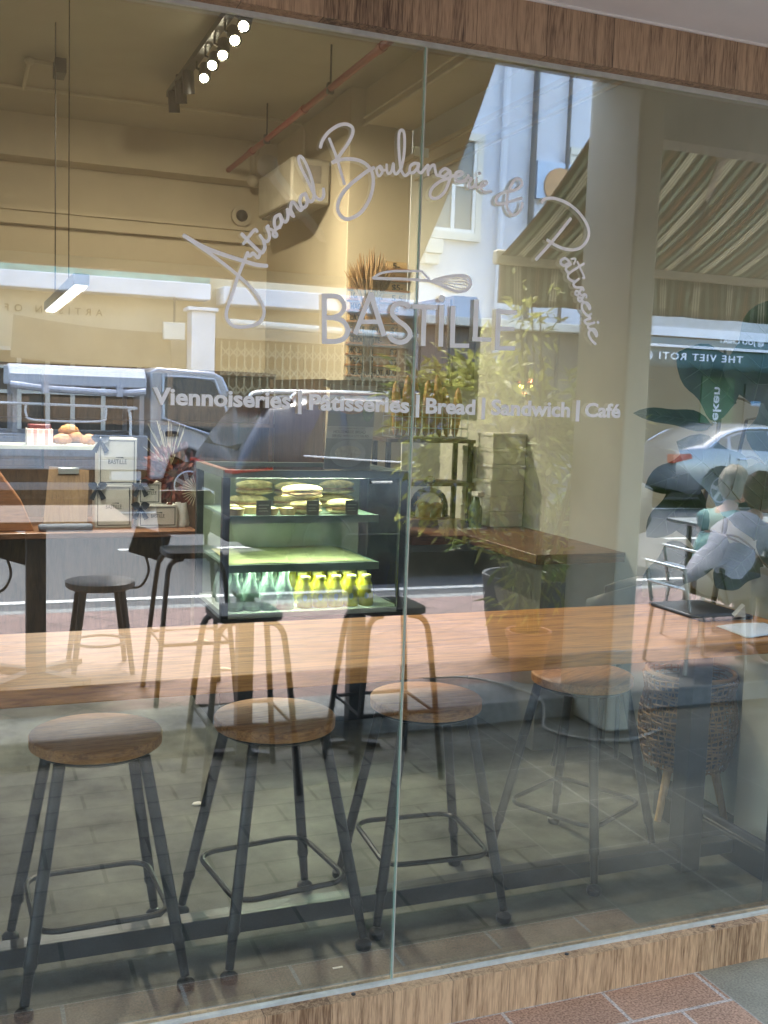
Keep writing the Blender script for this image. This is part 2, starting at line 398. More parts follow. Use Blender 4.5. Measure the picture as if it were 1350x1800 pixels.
# ------------------------------------------------------------------ ground and street (the street lies behind the camera and shows in the glass)
struct('ground', MB().box(-150, 150, -150, 150, -.3, -.03), mat('far_ground', (.2, .19, .17), .9))
struct('shop_floor', MB().box(-2.6, 3.2, -.02, 6.9, -.1, 0.), FLOORC)
fw = MB().box(-6, 1.985, -.345, -.02, -.1, 0.)
struct('five_foot_way', fw, BRICKT)
struct('five_foot_way_pavers', MB().box(-6, 1.985, -2.25, -.345, -.1, 0.), tiles('grey_bond_pavers', (.15, .145, .125), (.12, .116, .10), (.035, .042, .036), .36, .165, gap=.007, rough=.8, spec=.15, speck=.2, mottled=.25, off=(-.08, .03, 0)))
struct('five_foot_way_slate', MB().box(1.985, 12, -.345, -.02, -.1, 0.), SLATE)
struct('five_foot_way_slate_dimmed', MB().box(1.985, 12, -2.25, -.345, -.1, 0.), tiles('dimmed_slate_tiles', (.125, .125, .105), (.105, .106, .09), (.20, .20, .175), .42, .42, offset=0., gap=.006, rough=.8, spec=.15, speck=.15, mottled=.22, off=(-1.985, .345, 0)))  # same slate in a darker colour, to dim its mirror image in the glass
struct('pavement', MB().box(-30, 40, -5.0, -2.62, -.1, .1), PAVER)
struct('kerb_strip', MB().box(-30, 40, -2.62, -2.25, -.1, .104), KERBM, bevel=.012)
struct('road_kerb', MB().box(-30, 40, -5.14, -5.0, -.1, .1), KERBM, bevel=.015)
struct('road', MB().box(-60, 70, -13.9, -5.14, -.1, -.012), ASPH)
lines = MB()
lines.box(-60, 70, -6.0, -5.9, -.02, -.006)
for k in range(-8, 12): lines.box(k * 3.4 + 1.5, k * 3.4 + 3.0, -8.66, -8.54, -.02, -.006)
lines.box(-60, 70, -12.05, -11.95, -.02, -.006)
struct('road_marking', lines, ROADPAINT)
struct('far_pavement', MB().box(-60, 70, -16.2, -13.9, -.1, .12), KERBM)

# ------------------------------------------------------------------ the bakery building
bk = thing('bakery_building', 'cream walled bakery interior and its shopfront with oak panel header', 'building', (0, 0, 0))
build('back_wall', MB().box(-2.6, 3.0, 6.6, 6.8, 0, 3.9), CREAM, bk)
sw = MB().box(2.9, 3.1, .75, 4.5, 0, 3.9)
build('side_wall', sw, WHITEW, bk)
build('rear_side_wall', MB().box(2.46, 3.1, 4.85, 6.6, 0, 3.7), CREAM, bk)
build('added_side_panel', MB().box(2.43, 2.459, 4.86, 6.14, 0, 1.76), DARKWOOD, bk)  # dark panel added to darken the wall seen through the mirrored car
build('left_wall', MB().box(-2.8, -2.6, .03, 6.8, 0, 3.9), CREAM, bk)
build('ceiling', MB().box(-2.8, 3.1, .03, 6.8, 3.7, 3.9), CEILP, bk)
build('column', MB().box(2.44, 2.9, 4.5, 4.85, 0, 3.7), CREAM, bk, bevel=.008)
build('ceiling_beam', MB().box(-2.6, 2.46, 6.35, 6.6, 3.38, 3.7), CREAM, bk)
build('side_beam', MB().box(2.55, 2.9, .05, 4.5, 3.47, 3.7), CREAM, bk)
ld = MB().box(-2.6, 2.46, 6.52, 6.6, 2.9, 3.0).box(-2.6, 2.46, 6.49, 6.6, 3.0, 3.03)
build('wall_ledge', ld, CREAM, bk)
build('beam_conduit', MB().tube([(2.53, .06, 3.455), (2.53, 4.4, 3.455), (2.52, 6.3, 3.455)], .011, 8).tube([(2.50, .06, 3.50), (2.50, 4.4, 3.48)], .008, 8).tube([(2.885, 1.5, 3.15), (2.885, 4.4, 3.12)], .010, 8), mat('cream_conduit', (.5, .44, .33), .6), bk)
build('side_moulding', MB().box(2.86, 2.9, .75, 4.5, 3.18, 3.25).box(2.84, 2.9, .75, 4.5, 3.25, 3.28), CREAM, bk)
build('low_wall', MB().box(2.75, 2.96, .28, .72, 0, 1.06), WHITEW, bk, bevel=.006)
hd = build('header_panel', MB().box(-3.0, 3.0, -.05, .03, 2.475, 2.6), wood('header_oak_panel', (.10, .06, .036), (.44, .30, .185), (13, 13, .8), 5., .6, .5, .7, planks=.19), bk)
sl = build('sill_panel', MB().box(-3.0, 3.0, -.045, .035, 0.0, .117), WALNUT, bk)
build('upper_facade', MB().box(-8, 14, -.30, .03, 2.6, 3.42), GREYP, bk)
build('drip_trim', MB().box(-3, 3.0, -.056, -.05, 2.594, 2.6), WHITE, bk)
build('overhang', MB().box(-8, 14, -2.35, .03, 3.42, 7.6), mat('facade_paint', (.60, .58, .50), .8), bk)
build('five_foot_way_beam', MB().box(-8, 14, -2.35, -2.2, 3.3, 3.42), GREYP, bk)
build('neighbour_beam', MB().box(3.14, 14, -2.345, -2.18, 2.98, 3.299), mat('grey_beam_paint', (.40, .39, .33), .8), bk)  # mid grey paint, darker than the bakery's own beam
for x in (.30, .92, 1.55, 2.05, 2.4): build('sill_screw', MB().lathe([(.006, 0), (.006, .002), (.0, .003)], (x, -.022, .117), 10), DARKM, sl)
pf = MB().box(3.0, 3.13, -2.4, -1.93, 0, 3.42).box(2.985, 3.0, -2.39, -1.97, 0, .9)
tag(build('party_pillar', MB().box(3.0, 3.14, -2.40, -1.95, 0, 3.42), mat('pillar_paint', (.42, .40, .32), .75, 0, .06, 2.5, bump=.15), bevel=.012),
    'beige party pillar between the two striped and plain awnings, seen in the glass', 'pillar')

# ------------------------------------------------------------------ the shop window and its lettering
GCOAT = coatglass('reflective_glass', .235, (.93, .96, .92))
GCLEAR = coatglass('clear_glass', .05, (.98, 1, .985))
def dust(m):
    n = m.node_tree.nodes; l = m.node_tree.links; out = n['Material Output']; src = out.inputs['Surface'].links[0].from_socket
    tc = n.new('ShaderNodeTexCoord'); n1 = n.new('ShaderNodeTexNoise'); n1.inputs['Scale'].default_value = 2.2; n1.inputs['Detail'].default_value = 9; n1.inputs['Roughness'].default_value = .7
    n2 = n.new('ShaderNodeTexVoronoi'); n2.inputs['Scale'].default_value = 55.
    l.new(tc.outputs['Object'], n1.inputs['Vector']); l.new(tc.outputs['Object'], n2.inputs['Vector'])
    a = n.new('ShaderNodeMapRange'); a.inputs[1].default_value = .42; a.inputs[2].default_value = .75; a.inputs[3].default_value = .0; a.inputs[4].default_value = .022; l.new(n1.outputs['Fac'], a.inputs[0])
    b = n.new('ShaderNodeMapRange'); b.inputs[1].default_value = .0; b.inputs[2].default_value = .10; b.inputs[3].default_value = .07; b.inputs[4].default_value = .0; l.new(n2.outputs['Distance'], b.inputs[0])
    s = n.new('ShaderNodeMath'); s.operation = 'ADD'; l.new(a.outputs[0], s.inputs[0]); l.new(b.outputs[0], s.inputs[1])
    d = n.new('ShaderNodeBsdfDiffuse'); d.inputs[0].default_value = (.7, .68, .62, 1)
    mx = n.new('ShaderNodeMixShader'); l.new(s.outputs[0], mx.inputs[0]); l.new(src, mx.inputs[1]); l.new(d.outputs[0], mx.inputs[2]); l.new(mx.outputs[0], out.inputs['Surface'])
dust(GCLEAR)
GEDGE = mat('glass_edge', (.35, .52, .44), .15, 0, .1, 30.)
win = thing('shop_window', 'frameless two pane glass shopfront with white bakery lettering', 'window', (1.0, 0, .12))
def pane_mb(x0, x1):
    m = MB(); y0, y1, z0, z1 = 0., .009, .119, 2.474
    vs = [(x0, y0, z0), (x1, y0, z0), (x1, y1, z0), (x0, y1, z0), (x0, y0, z1), (x1, y0, z1), (x1, y1, z1), (x0, y1, z1)]
    m.m = 0; m.add(vs, [(2, 3, 7, 6)]); m.m = 1; m.add(vs, [(0, 1, 5, 4)]); m.m = 2; m.add(vs, [(0, 3, 2, 1), (4, 5, 6, 7), (1, 2, 6, 5), (3, 0, 4, 7)])
    return m
for x0, x1 in ((-3.0, 1.0345), (1.0375, 2.98)):
    g = build('glass_pane', pane_mb(x0, x1), [GCOAT, GCLEAR, GEDGE], win, smooth=0)
SEAL = mat('silicone_seal', (.52, .55, .51), .3, 0, .12, 30.)
sm = MB().bar((-3, -.003, .120), (2.98, -.003, .120), .012, .011).bar((-3, -.003, 2.472), (2.98, -.003, 2.472), .012, .014)
build('silicone_seal', sm, SEAL, win)
build('joint_seal', MB().box(1.0346, 1.0374, -.001, .010, .12, 2.47), mat('joint_silicone', (.50, .52, .46), .25), win)
build('glass_clip', MB().box(1.018, 1.034, .011, .016, 2.215, 2.238).box(1.038, 1.056, .011, .016, 2.213, 2.236), mat('yellowed_clip', (.55, .48, .33), .4), win, bevel=.002)
WORDS= [('Viennoiseries', 0.399, 0.721, 1.602, 0.038), ('|', 0.739, 0.748, 1.588, 0.056), ('Pâtisseries', 0.766, 1.024, 1.6, 0.037), ('|', 1.042, 1.051, 1.588, 0.056), ('Bread', 1.069, 1.205, 1.6, 0.038), ('|', 1.223, 1.233, 1.588, 0.055), ('Sandwich', 1.25, 1.482, 1.601, 0.039), ('|', 1.5, 1.511, 1.589, 0.056), ('Café', 1.527, 1.638, 1.603, 0.037)]
SCRIPT=[(6.9,[(465,1976),(499,1956),(530,1938),(558,1920),(588,1899),(619,1874),(641,1848),(651,1826),(649,1807),(635,1792),(607,1784),(582,1784),(568,1794),(563,1809),(567,1829),(577,1859),(587,1892),(599,1923),(610,1951)]),(8.5,[(465,1976),(507,1956),(551,1943),(600,1932),(630,1926),(655,1925)]),(7.1,[(610,1951),(613,1944),(618,1946),(622,1951),(627,1948),(635,1942),(640,1956)]),(7.7,[(596,1991),(619,1971),(641,1954),(648,1960),(650,1968),(647,1980)]),(6.4,[(600,1970),(613,1988),(626,2004),(631,2000)]),(6.7,[(638,1992),(647,1982),(655,1980),(660,1988),(659,1999),(654,2010),(657,2015)]),(6.1,[(654,2010),(663,2008),(673,2003),(678,1997),(675,1992),(669,1995),(670,2003),(678,2011),(685,2014)]),(7.1,[(684,2043),(674,2037),(671,2026),(674,2013),(683,2015),(688,2026),(684,2043),(691,2031),(698,2028),(703,2037),(702,2056)]),(7.1,[(701,2056),(709,2047),(717,2042)]),(7.1,[(715,2046),(709,2058),(712,2073),(719,2071),(726,2062),(733,2057),(738,2062)]),(7.1,[(744,2096),(734,2090),(731,2077),(736,2064),(745,2067),(748,2078),(744,2096),(750,2083),(757,2079),(763,2085),(765,2098)]),(6.7,[(765,2098),(761,2120),(752,2145),(739,2169),(730,2178),(725,2172),(732,2152),(749,2124),(763,2099),(772,2089),(781,2086),(788,2095),(787,2111)]),(6.5,[(798,2225),(816,2188),(828,2155),(838,2128)]),(7.2,[(777,2204),(782,2220),(796,2240),(818,2257),(838,2263),(853,2258),(855,2244),(845,2222),(832,2202),(818,2182),(808,2173)]),(7.7,[(808,2173),(829,2182),(857,2186),(880,2183),(898,2173),(908,2157),(910,2131),(902,2099),(884,2069),(862,2053),(843,2048),(828,2058),(823,2075),(830,2098),(848,2123),(874,2146),(896,2164),(910,2172)]),(5.9,[(926,2178),(918,2170),(920,2159),(925,2155),(932,2164),(931,2174),(926,2178),(929,2170),(938,2170)]),(6.3,[(943,2183),(944,2169),(949,2163),(956,2170),(960,2188),(962,2171),(967,2164),(974,2170),(980,2180)]),(6.6,[(981,2180),(986,2208),(987,2240),(984,2262),(978,2267),(972,2258),(972,2230),(976,2195),(981,2174),(991,2163),(1001,2171)]),(6.7,[(1026,2194),(1014,2194),(1004,2186),(1003,2173),(1011,2172),(1020,2181),(1026,2194),(1024,2179),(1032,2174),(1040,2183),(1050,2194),(1050,2182),(1051,2171)]),(6.7,[(1051,2179),(1058,2192),(1066,2196),(1069,2186),(1073,2174),(1082,2173)]),(7.1,[(1109,2185),(1096,2191),(1084,2182),(1083,2173),(1093,2172),(1105,2183),(1109,2185),(1108,2165),(1097,2137),(1081,2121),(1065,2118),(1058,2126),(1064,2142),(1083,2159),(1107,2170),(1117,2176),(1132,2177),(1143,2185),(1135,2188),(1125,2183),(1124,2172),(1134,2164),(1154,2169)]),(6.1,[(1135,2165),(1148,2168),(1156,2176),(1159,2182)]),(6.1,[(1158,2182),(1161,2176),(1167,2174),(1161,2163),(1163,2153),(1172,2155),(1179,2163),(1182,2177)]),(6.1,[(1179,2163),(1183,2155),(1191,2158),(1203,2162),(1210,2170),(1203,2172),(1194,2164),(1195,2153),(1206,2147),(1224,2150)]),(7.4,[(1188,2190),(1188,2189)]),(6.8,[(1308,2142),(1280,2132),(1258,2124),(1241,2123),(1237,2131),(1245,2143),(1266,2154),(1294,2162),(1307,2175),(1304,2186),(1292,2188),(1282,2178),(1273,2160),(1268,2139),(1268,2121),(1275,2106),(1288,2099),(1301,2106),(1310,2121),(1311,2131)]),(7.5,[(1453,2105),(1408,2050),(1359,1996)]),(7.2,[(1367,2138),(1374,2146),(1394,2151),(1419,2149),(1446,2141),(1473,2126),(1495,2106),(1508,2085),(1509,2065),(1499,2046),(1482,2033),(1459,2028),(1433,2030),(1407,2038),(1389,2046)]),(6.3,[(1461,1991),(1454,1999),(1443,2005),(1433,2000),(1431,1992),(1441,1987),(1451,1992),(1459,1991),(1450,1984),(1447,1977),(1456,1969)]),(4.9,[(1462,2005),(1474,2006),(1470,1993)]),(6.0,[(1500,1996),(1482,1985),(1462,1972),(1455,1965),(1456,1956),(1465,1951),(1472,1949)]),(5.2,[(1480,1999),(1491,1982),(1503,1962),(1499,1960)]),(6.1,[(1487,1956),(1476,1948),(1472,1941),(1478,1935),(1490,1935),(1499,1935),(1503,1929)]),(5.8,[(1499,1935),(1492,1925),(1486,1915),(1479,1918),(1481,1925),(1489,1923),(1498,1916),(1507,1919)]),(5.2,[(1507,1919),(1512,1917),(1513,1911)]),(6.1,[(1507,1919),(1502,1910),(1496,1900),(1489,1903),(1489,1909),(1497,1908),(1504,1899),(1517,1897),(1526,1887),(1524,1882),(1519,1889),(1510,1898),(1501,1893),(1502,1881),(1511,1870),(1522,1863)]),(6.1,[(1530,1870),(1524,1865),(1528,1858),(1516,1854),(1511,1849),(1517,1844),(1525,1844)]),(6.2,[(1541,1848),(1527,1843),(1522,1837),(1528,1831),(1542,1831),(1551,1821),(1550,1813),(1542,1823),(1533,1829),(1526,1822),(1528,1812),(1537,1801),(1548,1793)]),(7.6,[(1552,1850),(1553,1849)])]
BLOCK=[(12.4,[(796,1872),(800,1756)]),(10.9,[(792,1866),(823,1868),(838,1862),(847,1846),(840,1829),(820,1818),(799,1817)]),(11.7,[(820,1818),(844,1811),(857,1793),(851,1773),(830,1763),(795,1761)]),(11.7,[(876,1782),(914,1882)]),(12.6,[(912,1882),(951,1782)]),(10.4,[(889,1812),(937,1815)]),(12.0,[(1016,1852),(1007,1860),(988,1862),(973,1852),(971,1836),(984,1822),(1007,1808),(1019,1792),(1012,1776),(994,1769),(973,1774),(964,1785)]),(11.3,[(1022,1857),(1089,1859)]),(12.1,[(1054,1858),(1055,1763)]),(12.2,[(1101,1865),(1102,1764)]),(13.0,[(1132,1865),(1134,1764)]),(10.8,[(1128,1768),(1180,1770)]),(13.1,[(1195,1885),(1196,1783)]),(10.8,[(1188,1787),(1241,1788)]),(13.2,[(1258,1866),(1259,1763)]),(10.9,[(1252,1859),(1310,1860)]),(10.9,[(1257,1817),(1306,1818)]),(11.0,[(1252,1768),(1310,1770)])]
DOT=[(15.1,[(1099,1881),(1101,1880)])]
WHISK=[(4.8,[(918,1917),(939,1930),(971,1937),(1008,1940),(1041,1942),(1051,1936),(1063,1926)]),(6.4,[(918,1917),(952,1918),(988,1920),(1042,1921),(1071,1920),(1105,1910),(1139,1901),(1165,1905),(1177,1919),(1174,1934),(1159,1940),(1129,1938),(1100,1931),(1075,1922)]),(2.3,[(1079,1922),(1129,1931),(1161,1931),(1172,1922)]),(2.3,[(1083,1922),(1130,1925),(1162,1925),(1171,1918)]),(2.3,[(1083,1920),(1126,1919),(1156,1917),(1169,1913)]),(2.3,[(1088,1919),(1126,1912),(1152,1909),(1167,1910)]),(2.3,[(1079,1923),(1121,1934),(1155,1936),(1174,1926)])]
def strokes(data, y, mb):
    for i, (wd, pts) in enumerate(data):
        P = catmull([(a / 1000., y, b / 1000.) for a, b in pts], 7)
        r = wd / 2000. * 1.12
        d0 = (P[0] - P[1]).normalized(); d1 = (P[-1] - P[-2]).normalized()
        P = [P[0] + d0 * r * .8, P[0] + d0 * r * .5] + P + [P[-1] + d1 * r * .5, P[-1] + d1 * r * .8]
        n = len(P)
        rs = [r * .55, r * .86] + [r] * (n - 4) + [r * .86, r * .55]
        mb.tube(P, rs, 8, flat=.16)
    return mb
def ribbons(data, y, mb):
    for i, (wd, pts) in enumerate(data):
        P = catmull([(a / 1000., 0, b / 1000.) for a, b in pts], 8) if len(pts) > 2 else [Vector((a / 1000., 0, b / 1000.)) for a, b in pts]
        n = len(P); r = wd / 2000.; y1 = y - .0003 * (i % 5) - .0006; L = []; Rr = []
        for k, p in enumerate(P):
            d = (P[min(k + 1, n - 1)] - P[max(k - 1, 0)]).normalized(); s = Vector((-d.z, 0, d.x)) * r
            L.append(p + s); Rr.append(p - s)
        poly = [(q.x, q.z) for q in L] + [(q.x, q.z) for q in reversed(Rr)]
        for k in range(n - 1):
            q = [(L[k].x, L[k].z), (L[k + 1].x, L[k + 1].z), (Rr[k + 1].x, Rr[k + 1].z), (Rr[k].x, Rr[k].z)]
            mb.add([(a, y1, b) for a, b in q], [(0, 1, 2, 3)])
        m = len(poly)
        mb.add([(a, y1, b) for a, b in poly] + [(a, y, b) for a, b in poly], [(k, (k + 1) % m, m + (k + 1) % m, m + k) for k in range(m)])
    return mb
build('script_lettering', strokes(SCRIPT, -.0012, MB()), VINYL, win)
build('logo_lettering', strokes(DOT, -.0012, ribbons(BLOCK, -.0006, MB())), VINYL, win, smooth=0)
build('whisk_emblem', strokes(WHISK, -.0012, MB()), VINYL, win)
wl = MB()
for t, x0, x1, z, h in WORDS:
    if t == '|': wl.box(x0, x1, -.0014, -.0004, z, z + h)
    else:
        q = text_mb(t, x0, x1, z, h, .001, .033, lambda u, v, d: (u, -.0004 - d, v)); wl.add(q.v, q.f)
build('product_lettering', wl, VINYL, win, smooth=0)
# black channel where the glass turns in at the door
dfr = thing('door_channel', 'black metal channel and post at the right end of the glass', 'door frame', (2.55, .5, 0))
build('post', MB().box(2.475, 2.56, .19, .25, 0, 2.47), BLACK, dfr, bevel=.003)
build('floor_channel', MB().box(2.585, 2.67, .14, 1.0, .002, .10).box(2.60, 2.655, .14, 1.0, .10, .105), BLACK, dfr, bevel=.003)

# ------------------------------------------------------------------ awnings over the pavement
def awning(name, label, x0, x1, zin, zout, yin, yout, mcloth, mbar, valance, arms):
    t = thing(name, label, 'awning', ((x0 + x1) / 2, yin, zin))
    n = 24
    sag = lambda a, b: (0, 0, -.05 * math.sin(math.pi * b))
    build('canopy', MB().sheet((x0, yin, zin), (x1, yin, zin), (x1, yout, zout), (x0, yout, zout), 8, 10, sag), mcloth, t, solid=.003)
    build('front_bar', MB().box(x0 - .03, x1 + .03, yout - .06, yout + .01, zout - .05, zout + .035), mbar, t, bevel=.012)
    build('roller', MB().tube([(x0 - .03, yin + .02, zin + .02), (x1 + .03, yin + .02, zin + .02)], .06, 12), mbar, t)
    if valance:
        rp = lambda a, b: (0, .025 * math.sin(a * 70) * b, -.012 * abs(math.sin(a * 38)) * b)
        build('valance', MB().sheet((x0, yout - .02, zout - .04), (x1, yout - .02, zout - .04), (x1, yout - .02, zout - .04 - valance), (x0, yout - .02, zout - .04 - valance), 120, 4, rp), mcloth, t, solid=.002)
    for p, q in arms:
        e = Vector(p).lerp(Vector(q), .5) + Vector((.0, 0, -.015))
        build('arm', MB().bar(p, e, .035, .05).bar(e, q, .03, .04).ell(p, (.05, .05, .05)).ell(q, (.04, .04, .04)), mbar, t)
    return t
AWBEIGE = stripes('beige_awning_cloth', [(0, (.34, .29, .20)), (.5, (.33, .28, .195))], .5, trans=.30)
G1 = (.11, .12, .085); G2 = (.27, .30, .24); G3 = (.55, .53, .43); G4 = (.34, .23, .15)
AWSTRIPE = stripes('striped_awning_cloth', [(0, G1), (.10, G3), (.14, G1), (.17, G3), (.21, G1), (.24, G3), (.28, G1), (.44, G2), (.54, G1), (.68, G4), (.71, G1), (.74, G4), (.77, G1), (.90, G2)], .27, trans=.5)
BARM = mat('awning_bar', (.48, .43, .32), .5, 0, .05, 6.)
awning('plain_awning', 'plain beige awning over the bakery pavement, mirrored at the upper left', -3.6, 2.46, 3.36, 2.31, -2.36, -3.4, AWBEIGE, BARM, .0,
       [((1.30, -2.36, 2.66), (1.95, -3.36, 2.47)), ((-1.4, -2.36, 2.66), (-2.0, -3.36, 2.47))])
awning('striped_awning', 'green and tan striped awning with hanging valance on the neighbouring shop', 3.05, 8.6, 3.10, 2.52, -2.36, -3.4, AWSTRIPE, BARM, .24,
       [((3.86, -2.40, 3.02), (4.32, -3.36, 2.62)), ((7.6, -2.40, 3.02), (7.1, -3.36, 2.62))])

# ------------------------------------------------------------------ the far side of the street
FB = mat('far_band_paint', (.74, .74, .75), .7, 0, .08, 3.)
TURQ = mat('peeling_turquoise', (.22, .42, .34), .8, 0, .45, 2.2, bump=.3)
FCREAM = mat('far_cream_wall', (.60, .50, .34), .8, 0, .07, 2.)
FWHITE = mat('far_white_wall', (.56, .59, .64), .8, 0, .04, 1.5)
FDARK = mat('far_shop_interior', (.10, .08, .055), .8, 0, .3, 2.)
FGLASS = mat('far_window_glass', (.10, .11, .10), .12, 0, .2, 2., spec=.8)
FTRIM = mat('far_trim_paint', (.66, .62, .52), .7, 0, .05, 3.)
GOLD = mat('gold_letter', (.09, .05, .01), .4, .3, .1, 20.)
s1 = thing('cream_shophouse', 'cream shophouse with white fascia band and gold lettering across the road', 'building', (0, -16, .12))
build('wall', MB().box(-14, 4.05, -16.8, -16.2, .12, 8.5), FCREAM, s1)
build('fascia_band', MB().box(-14, 3.98, -16.2, -15.7, 3.21, 3.48), FB, s1, bevel=.02)
build('turquoise_strip', MB().box(-14, 3.98, -16.2, -15.78, 3.48, 3.9), TURQ, s1)
build('fascia_lettering', text_mb('ARTISAN OF S', 0, 1.82, 0, .12, .02, .0, lambda u, v, d: (2.24 - u, -16.19 + d, 2.86 + v), spacing=1.9), GOLD, s1, smooth=0)
build('canvas_screen', MB().sheet((.8, -15.75, 2.78), (3.3, -15.75, 2.62), (3.35, -15.78, 2.05), (.75, -15.78, 2.1), 20, 6, lambda a, b: (0, .04 * math.sin(a * 21) * b, -.05 * math.sin(a * math.pi))), mat('brown_canvas', (.33, .25, .15), .9, 0, .12, 3., trans=.2), s1)
wf = build('shopfront', MB().box(.2, 3.35, -16.2, -16.12, .12, 2.25), FDARK, s1)
fr = MB()
for x in (.2, .9, 1.35, 1.75, 2.25, 2.85, 3.35): fr.box(x - .035, x + .035, -16.12, -16.06, .12, 2.25)
for z in (2.25, 1.95, 1.55): fr.box(.2, 3.35, -16.12, -16.07, z - .03, z + .03)
build('shopfront_frame', fr, FTRIM, wf)
hs = thing('hanging_sign', 'small cream lightbox sign hanging beside the white pier across the road', 'sign', (3.3, -15.5, 2.7))
build('sign_box', MB().box(3.15, 3.5, -15.6, -15.45, 2.5, 2.78), FTRIM, hs, bevel=.01)
build('bracket', MB().bar((3.33, -15.52, 2.78), (3.33, -15.52, 3.2), .03, .03), DARKM, hs)
tag(build('white_pier', MB().box(3.62, 4.02, -15.9, -15.5, .12, 3.0).box(3.55, 4.06, -15.92, -15.44, 3.0, 3.06), FB, bevel=.01), 'square white pier of the cream shophouse across the road', 'pillar')
s2 = thing('gated_shophouse', 'shuttered shophouse behind folding lattice gates across the road', 'building', (6, -16, .12))
build('wall', MB().box(4.05, 8.0, -16.8, -16.3, .12, 8.5), FCREAM, s2)
build('fascia_band', MB().box(4.2, 7.95, -16.3, -15.7, 3.16, 3.46), FB, s2, bevel=.02)
build('awning_roll', MB().tube([(4.3, -15.7, 2.85), (7.9, -15.7, 2.78)], .07, 10), FTRIM, s2)
build('dark_recess', MB().box(4.2, 7.9, -16.3, -16.25, .12, 2.6), mat('gate_backing', (.30, .21, .10), .8, 0, .15, 1.5), s2)
gt = MB()
for k in range(27):
    x = 4.25 + k * .14; gt.box(x - .011, x + .011, -16.02, -16.0, .14, 2.55)
for r_ in range(7):
    for k in range(26):
        x = 4.25 + k * .14; z = .3 + r_ * .33
        gt.bar((x, -15.99, z), (x + .14, -15.99, z + .16), .012, .02).bar((x, -15.98, z + .16), (x + .14, -15.98, z), .012, .02)
build('lattice_gate', gt, mat('gate_paint', (.52, .42, .23), .5), s2, smooth=0)
s3 = thing('white_shophouse', 'tall pale blue white house with sash windows and downpipes across the road', 'building', (9, -16, .12))
build('wall', MB().box(8.0, 12.6, -16.9, -16.1, .12, 13), FWHITE, s3)
build('shop_recess', MB().box(8.05, 12.5, -16.1, -16.0, .12, 3.05), mat('recess_wall', (.17, .15, .12), .8, 0, .2, 2.), s3)
build('cornice', MB().box(7.95, 12.6, -16.1, -15.7, 3.05, 3.22).box(8.0, 8.35, -16.1, -15.8, 4.35, 4.62).box(8.0, 8.3, -16.1, -15.85, 4.16, 4.35), FTRIM, s3, bevel=.02)
for x0, x1, z0, z1 in ((8.15, 9.08, 4.80, 6.5), (11.2, 12.2, 4.8, 6.5), (8.15, 9.08, 8.3, 10.0)):
    fwm = build('window', MB().box(x0 - .12, x1 + .12, -16.1, -15.98, z0 - .14, z0).box(x0 - .12, x0, -16.1, -16.0, z0, z1).box(x1, x1 + .12, -16.1, -16.0, z0, z1).box(x0 - .12, x1 + .12, -16.1, -15.98, z1, z1 + .14), FTRIM, s3)
    build('pane', MB().box(x0, x1, -16.1, -16.06, z0, z1), FGLASS, fwm)
    xm = (x0 + x1) / 2
    build('sash', MB().box(x0, x0 + .06, -16.06, -16.02, z0, z1).box(x1 - .06, x1, -16.06, -16.02, z0, z1).box(xm - .035, xm + .035, -16.06, -16.02, z0, z1).box(x0 + .06, x1 - .06, -16.06, -16.025, z0, z0 + .07).box(x0 + .06, x1 - .06, -16.06, -16.025, (z0 + z1) / 2, (z0 + z1) / 2 + .06), WHITE, fwm)
for x, r_, m_ in ((9.62, .07, FWHITE), (10.25, .06, DARKM), (11.0, .04, DARKM)):
    build('downpipe', MB().tube([(x, -15.98, .2), (x, -15.98, 13)], r_, 10), m_, s3)
build('blue_panel', MB().box(10.35, 11.1, -16.1, -15.97, 5.6, 6.3), mat('blue_sign_panel', (.42, .55, .70), .5), s3)
tag(build('red_arch_panel', MB().ycyl((10.85, 5.85), .35, -15.97, -15.93, 28), mat('timber_disc', (.45, .24, .10), .5)), 'round timber disc fixed on the blue panel of the white house', 'sign')
s4 = thing('corner_eatery', 'eatery with dark teal awning and white lettering across the road', 'building', (15, -15, .12))
build('wall', MB().box(12.6, 30, -17, -16.2, .12, 10), FCREAM, s4)
TEAL = mat('teal_awning_cloth', (.035, .085, .095), .8, 0, .12, 4.)
build('fascia_band', MB().box(11.4, 30, -15.2, -14.9, 3.05, 3.22), FB, s4)
build('upper_board', MB().box(11.4, 30, -15.2, -14.95, 3.22, 3.55), mat('grey_board', (.42, .42, .40), .7), s4)
build('slope_cloth', MB().sheet((11.4, -15.0, 3.05), (30, -15.0, 3.05), (30, -14.3, 2.78), (11.4, -14.3, 2.78), 30, 3), TEAL, s4, solid=.01)
vl = build('valance', MB().sheet((11.5, -14.28, 2.80), (30, -14.28, 2.80), (30, -14.28, 2.44), (11.5, -14.28, 2.44), 160, 3, lambda a, b: (0, 0, -.05 * abs(math.sin(a * 120)) * b)), TEAL, s4, solid=.008)
build('valance_lettering', text_mb('THE VIET ROTI', 0, 1.95, 0, .135, .01, .012, lambda u, v, d: (14.12 - u, -14.265 + d, 2.565 + v), spacing=1.25).add(*(lambda q: (q.v, q.f))(text_mb('@', 0, .16, 0, .13, .01, .01, lambda u, v, d: (12.02 - u, -14.265 + d, 2.575 + v)))), VINYL, vl, smooth=0)
build('slope_lettering', text_mb('@ JOO CHIAT', 0, 1.1, 0, .10, .01, .0, lambda u, v, d: (14.95 - u, -14.66 + d, 2.955 + v), spacing=1.1), VINYL, s4, smooth=0)
build('white_bar', MB().box(11.45, 30, -14.30, -14.22, 2.79, 2.84), FB, s4)
build('shop_recess', MB().box(12.65, 30, -16.2, -16.1, .12, 2.7), mat('teal_recess', (.045, .075, .07), .6, 0, .3, 1.2), s4)
bp = thing('beer_banner', 'dark green vertical beer banner standing in the eatery across the road', 'banner', (14.2, -15, .12))
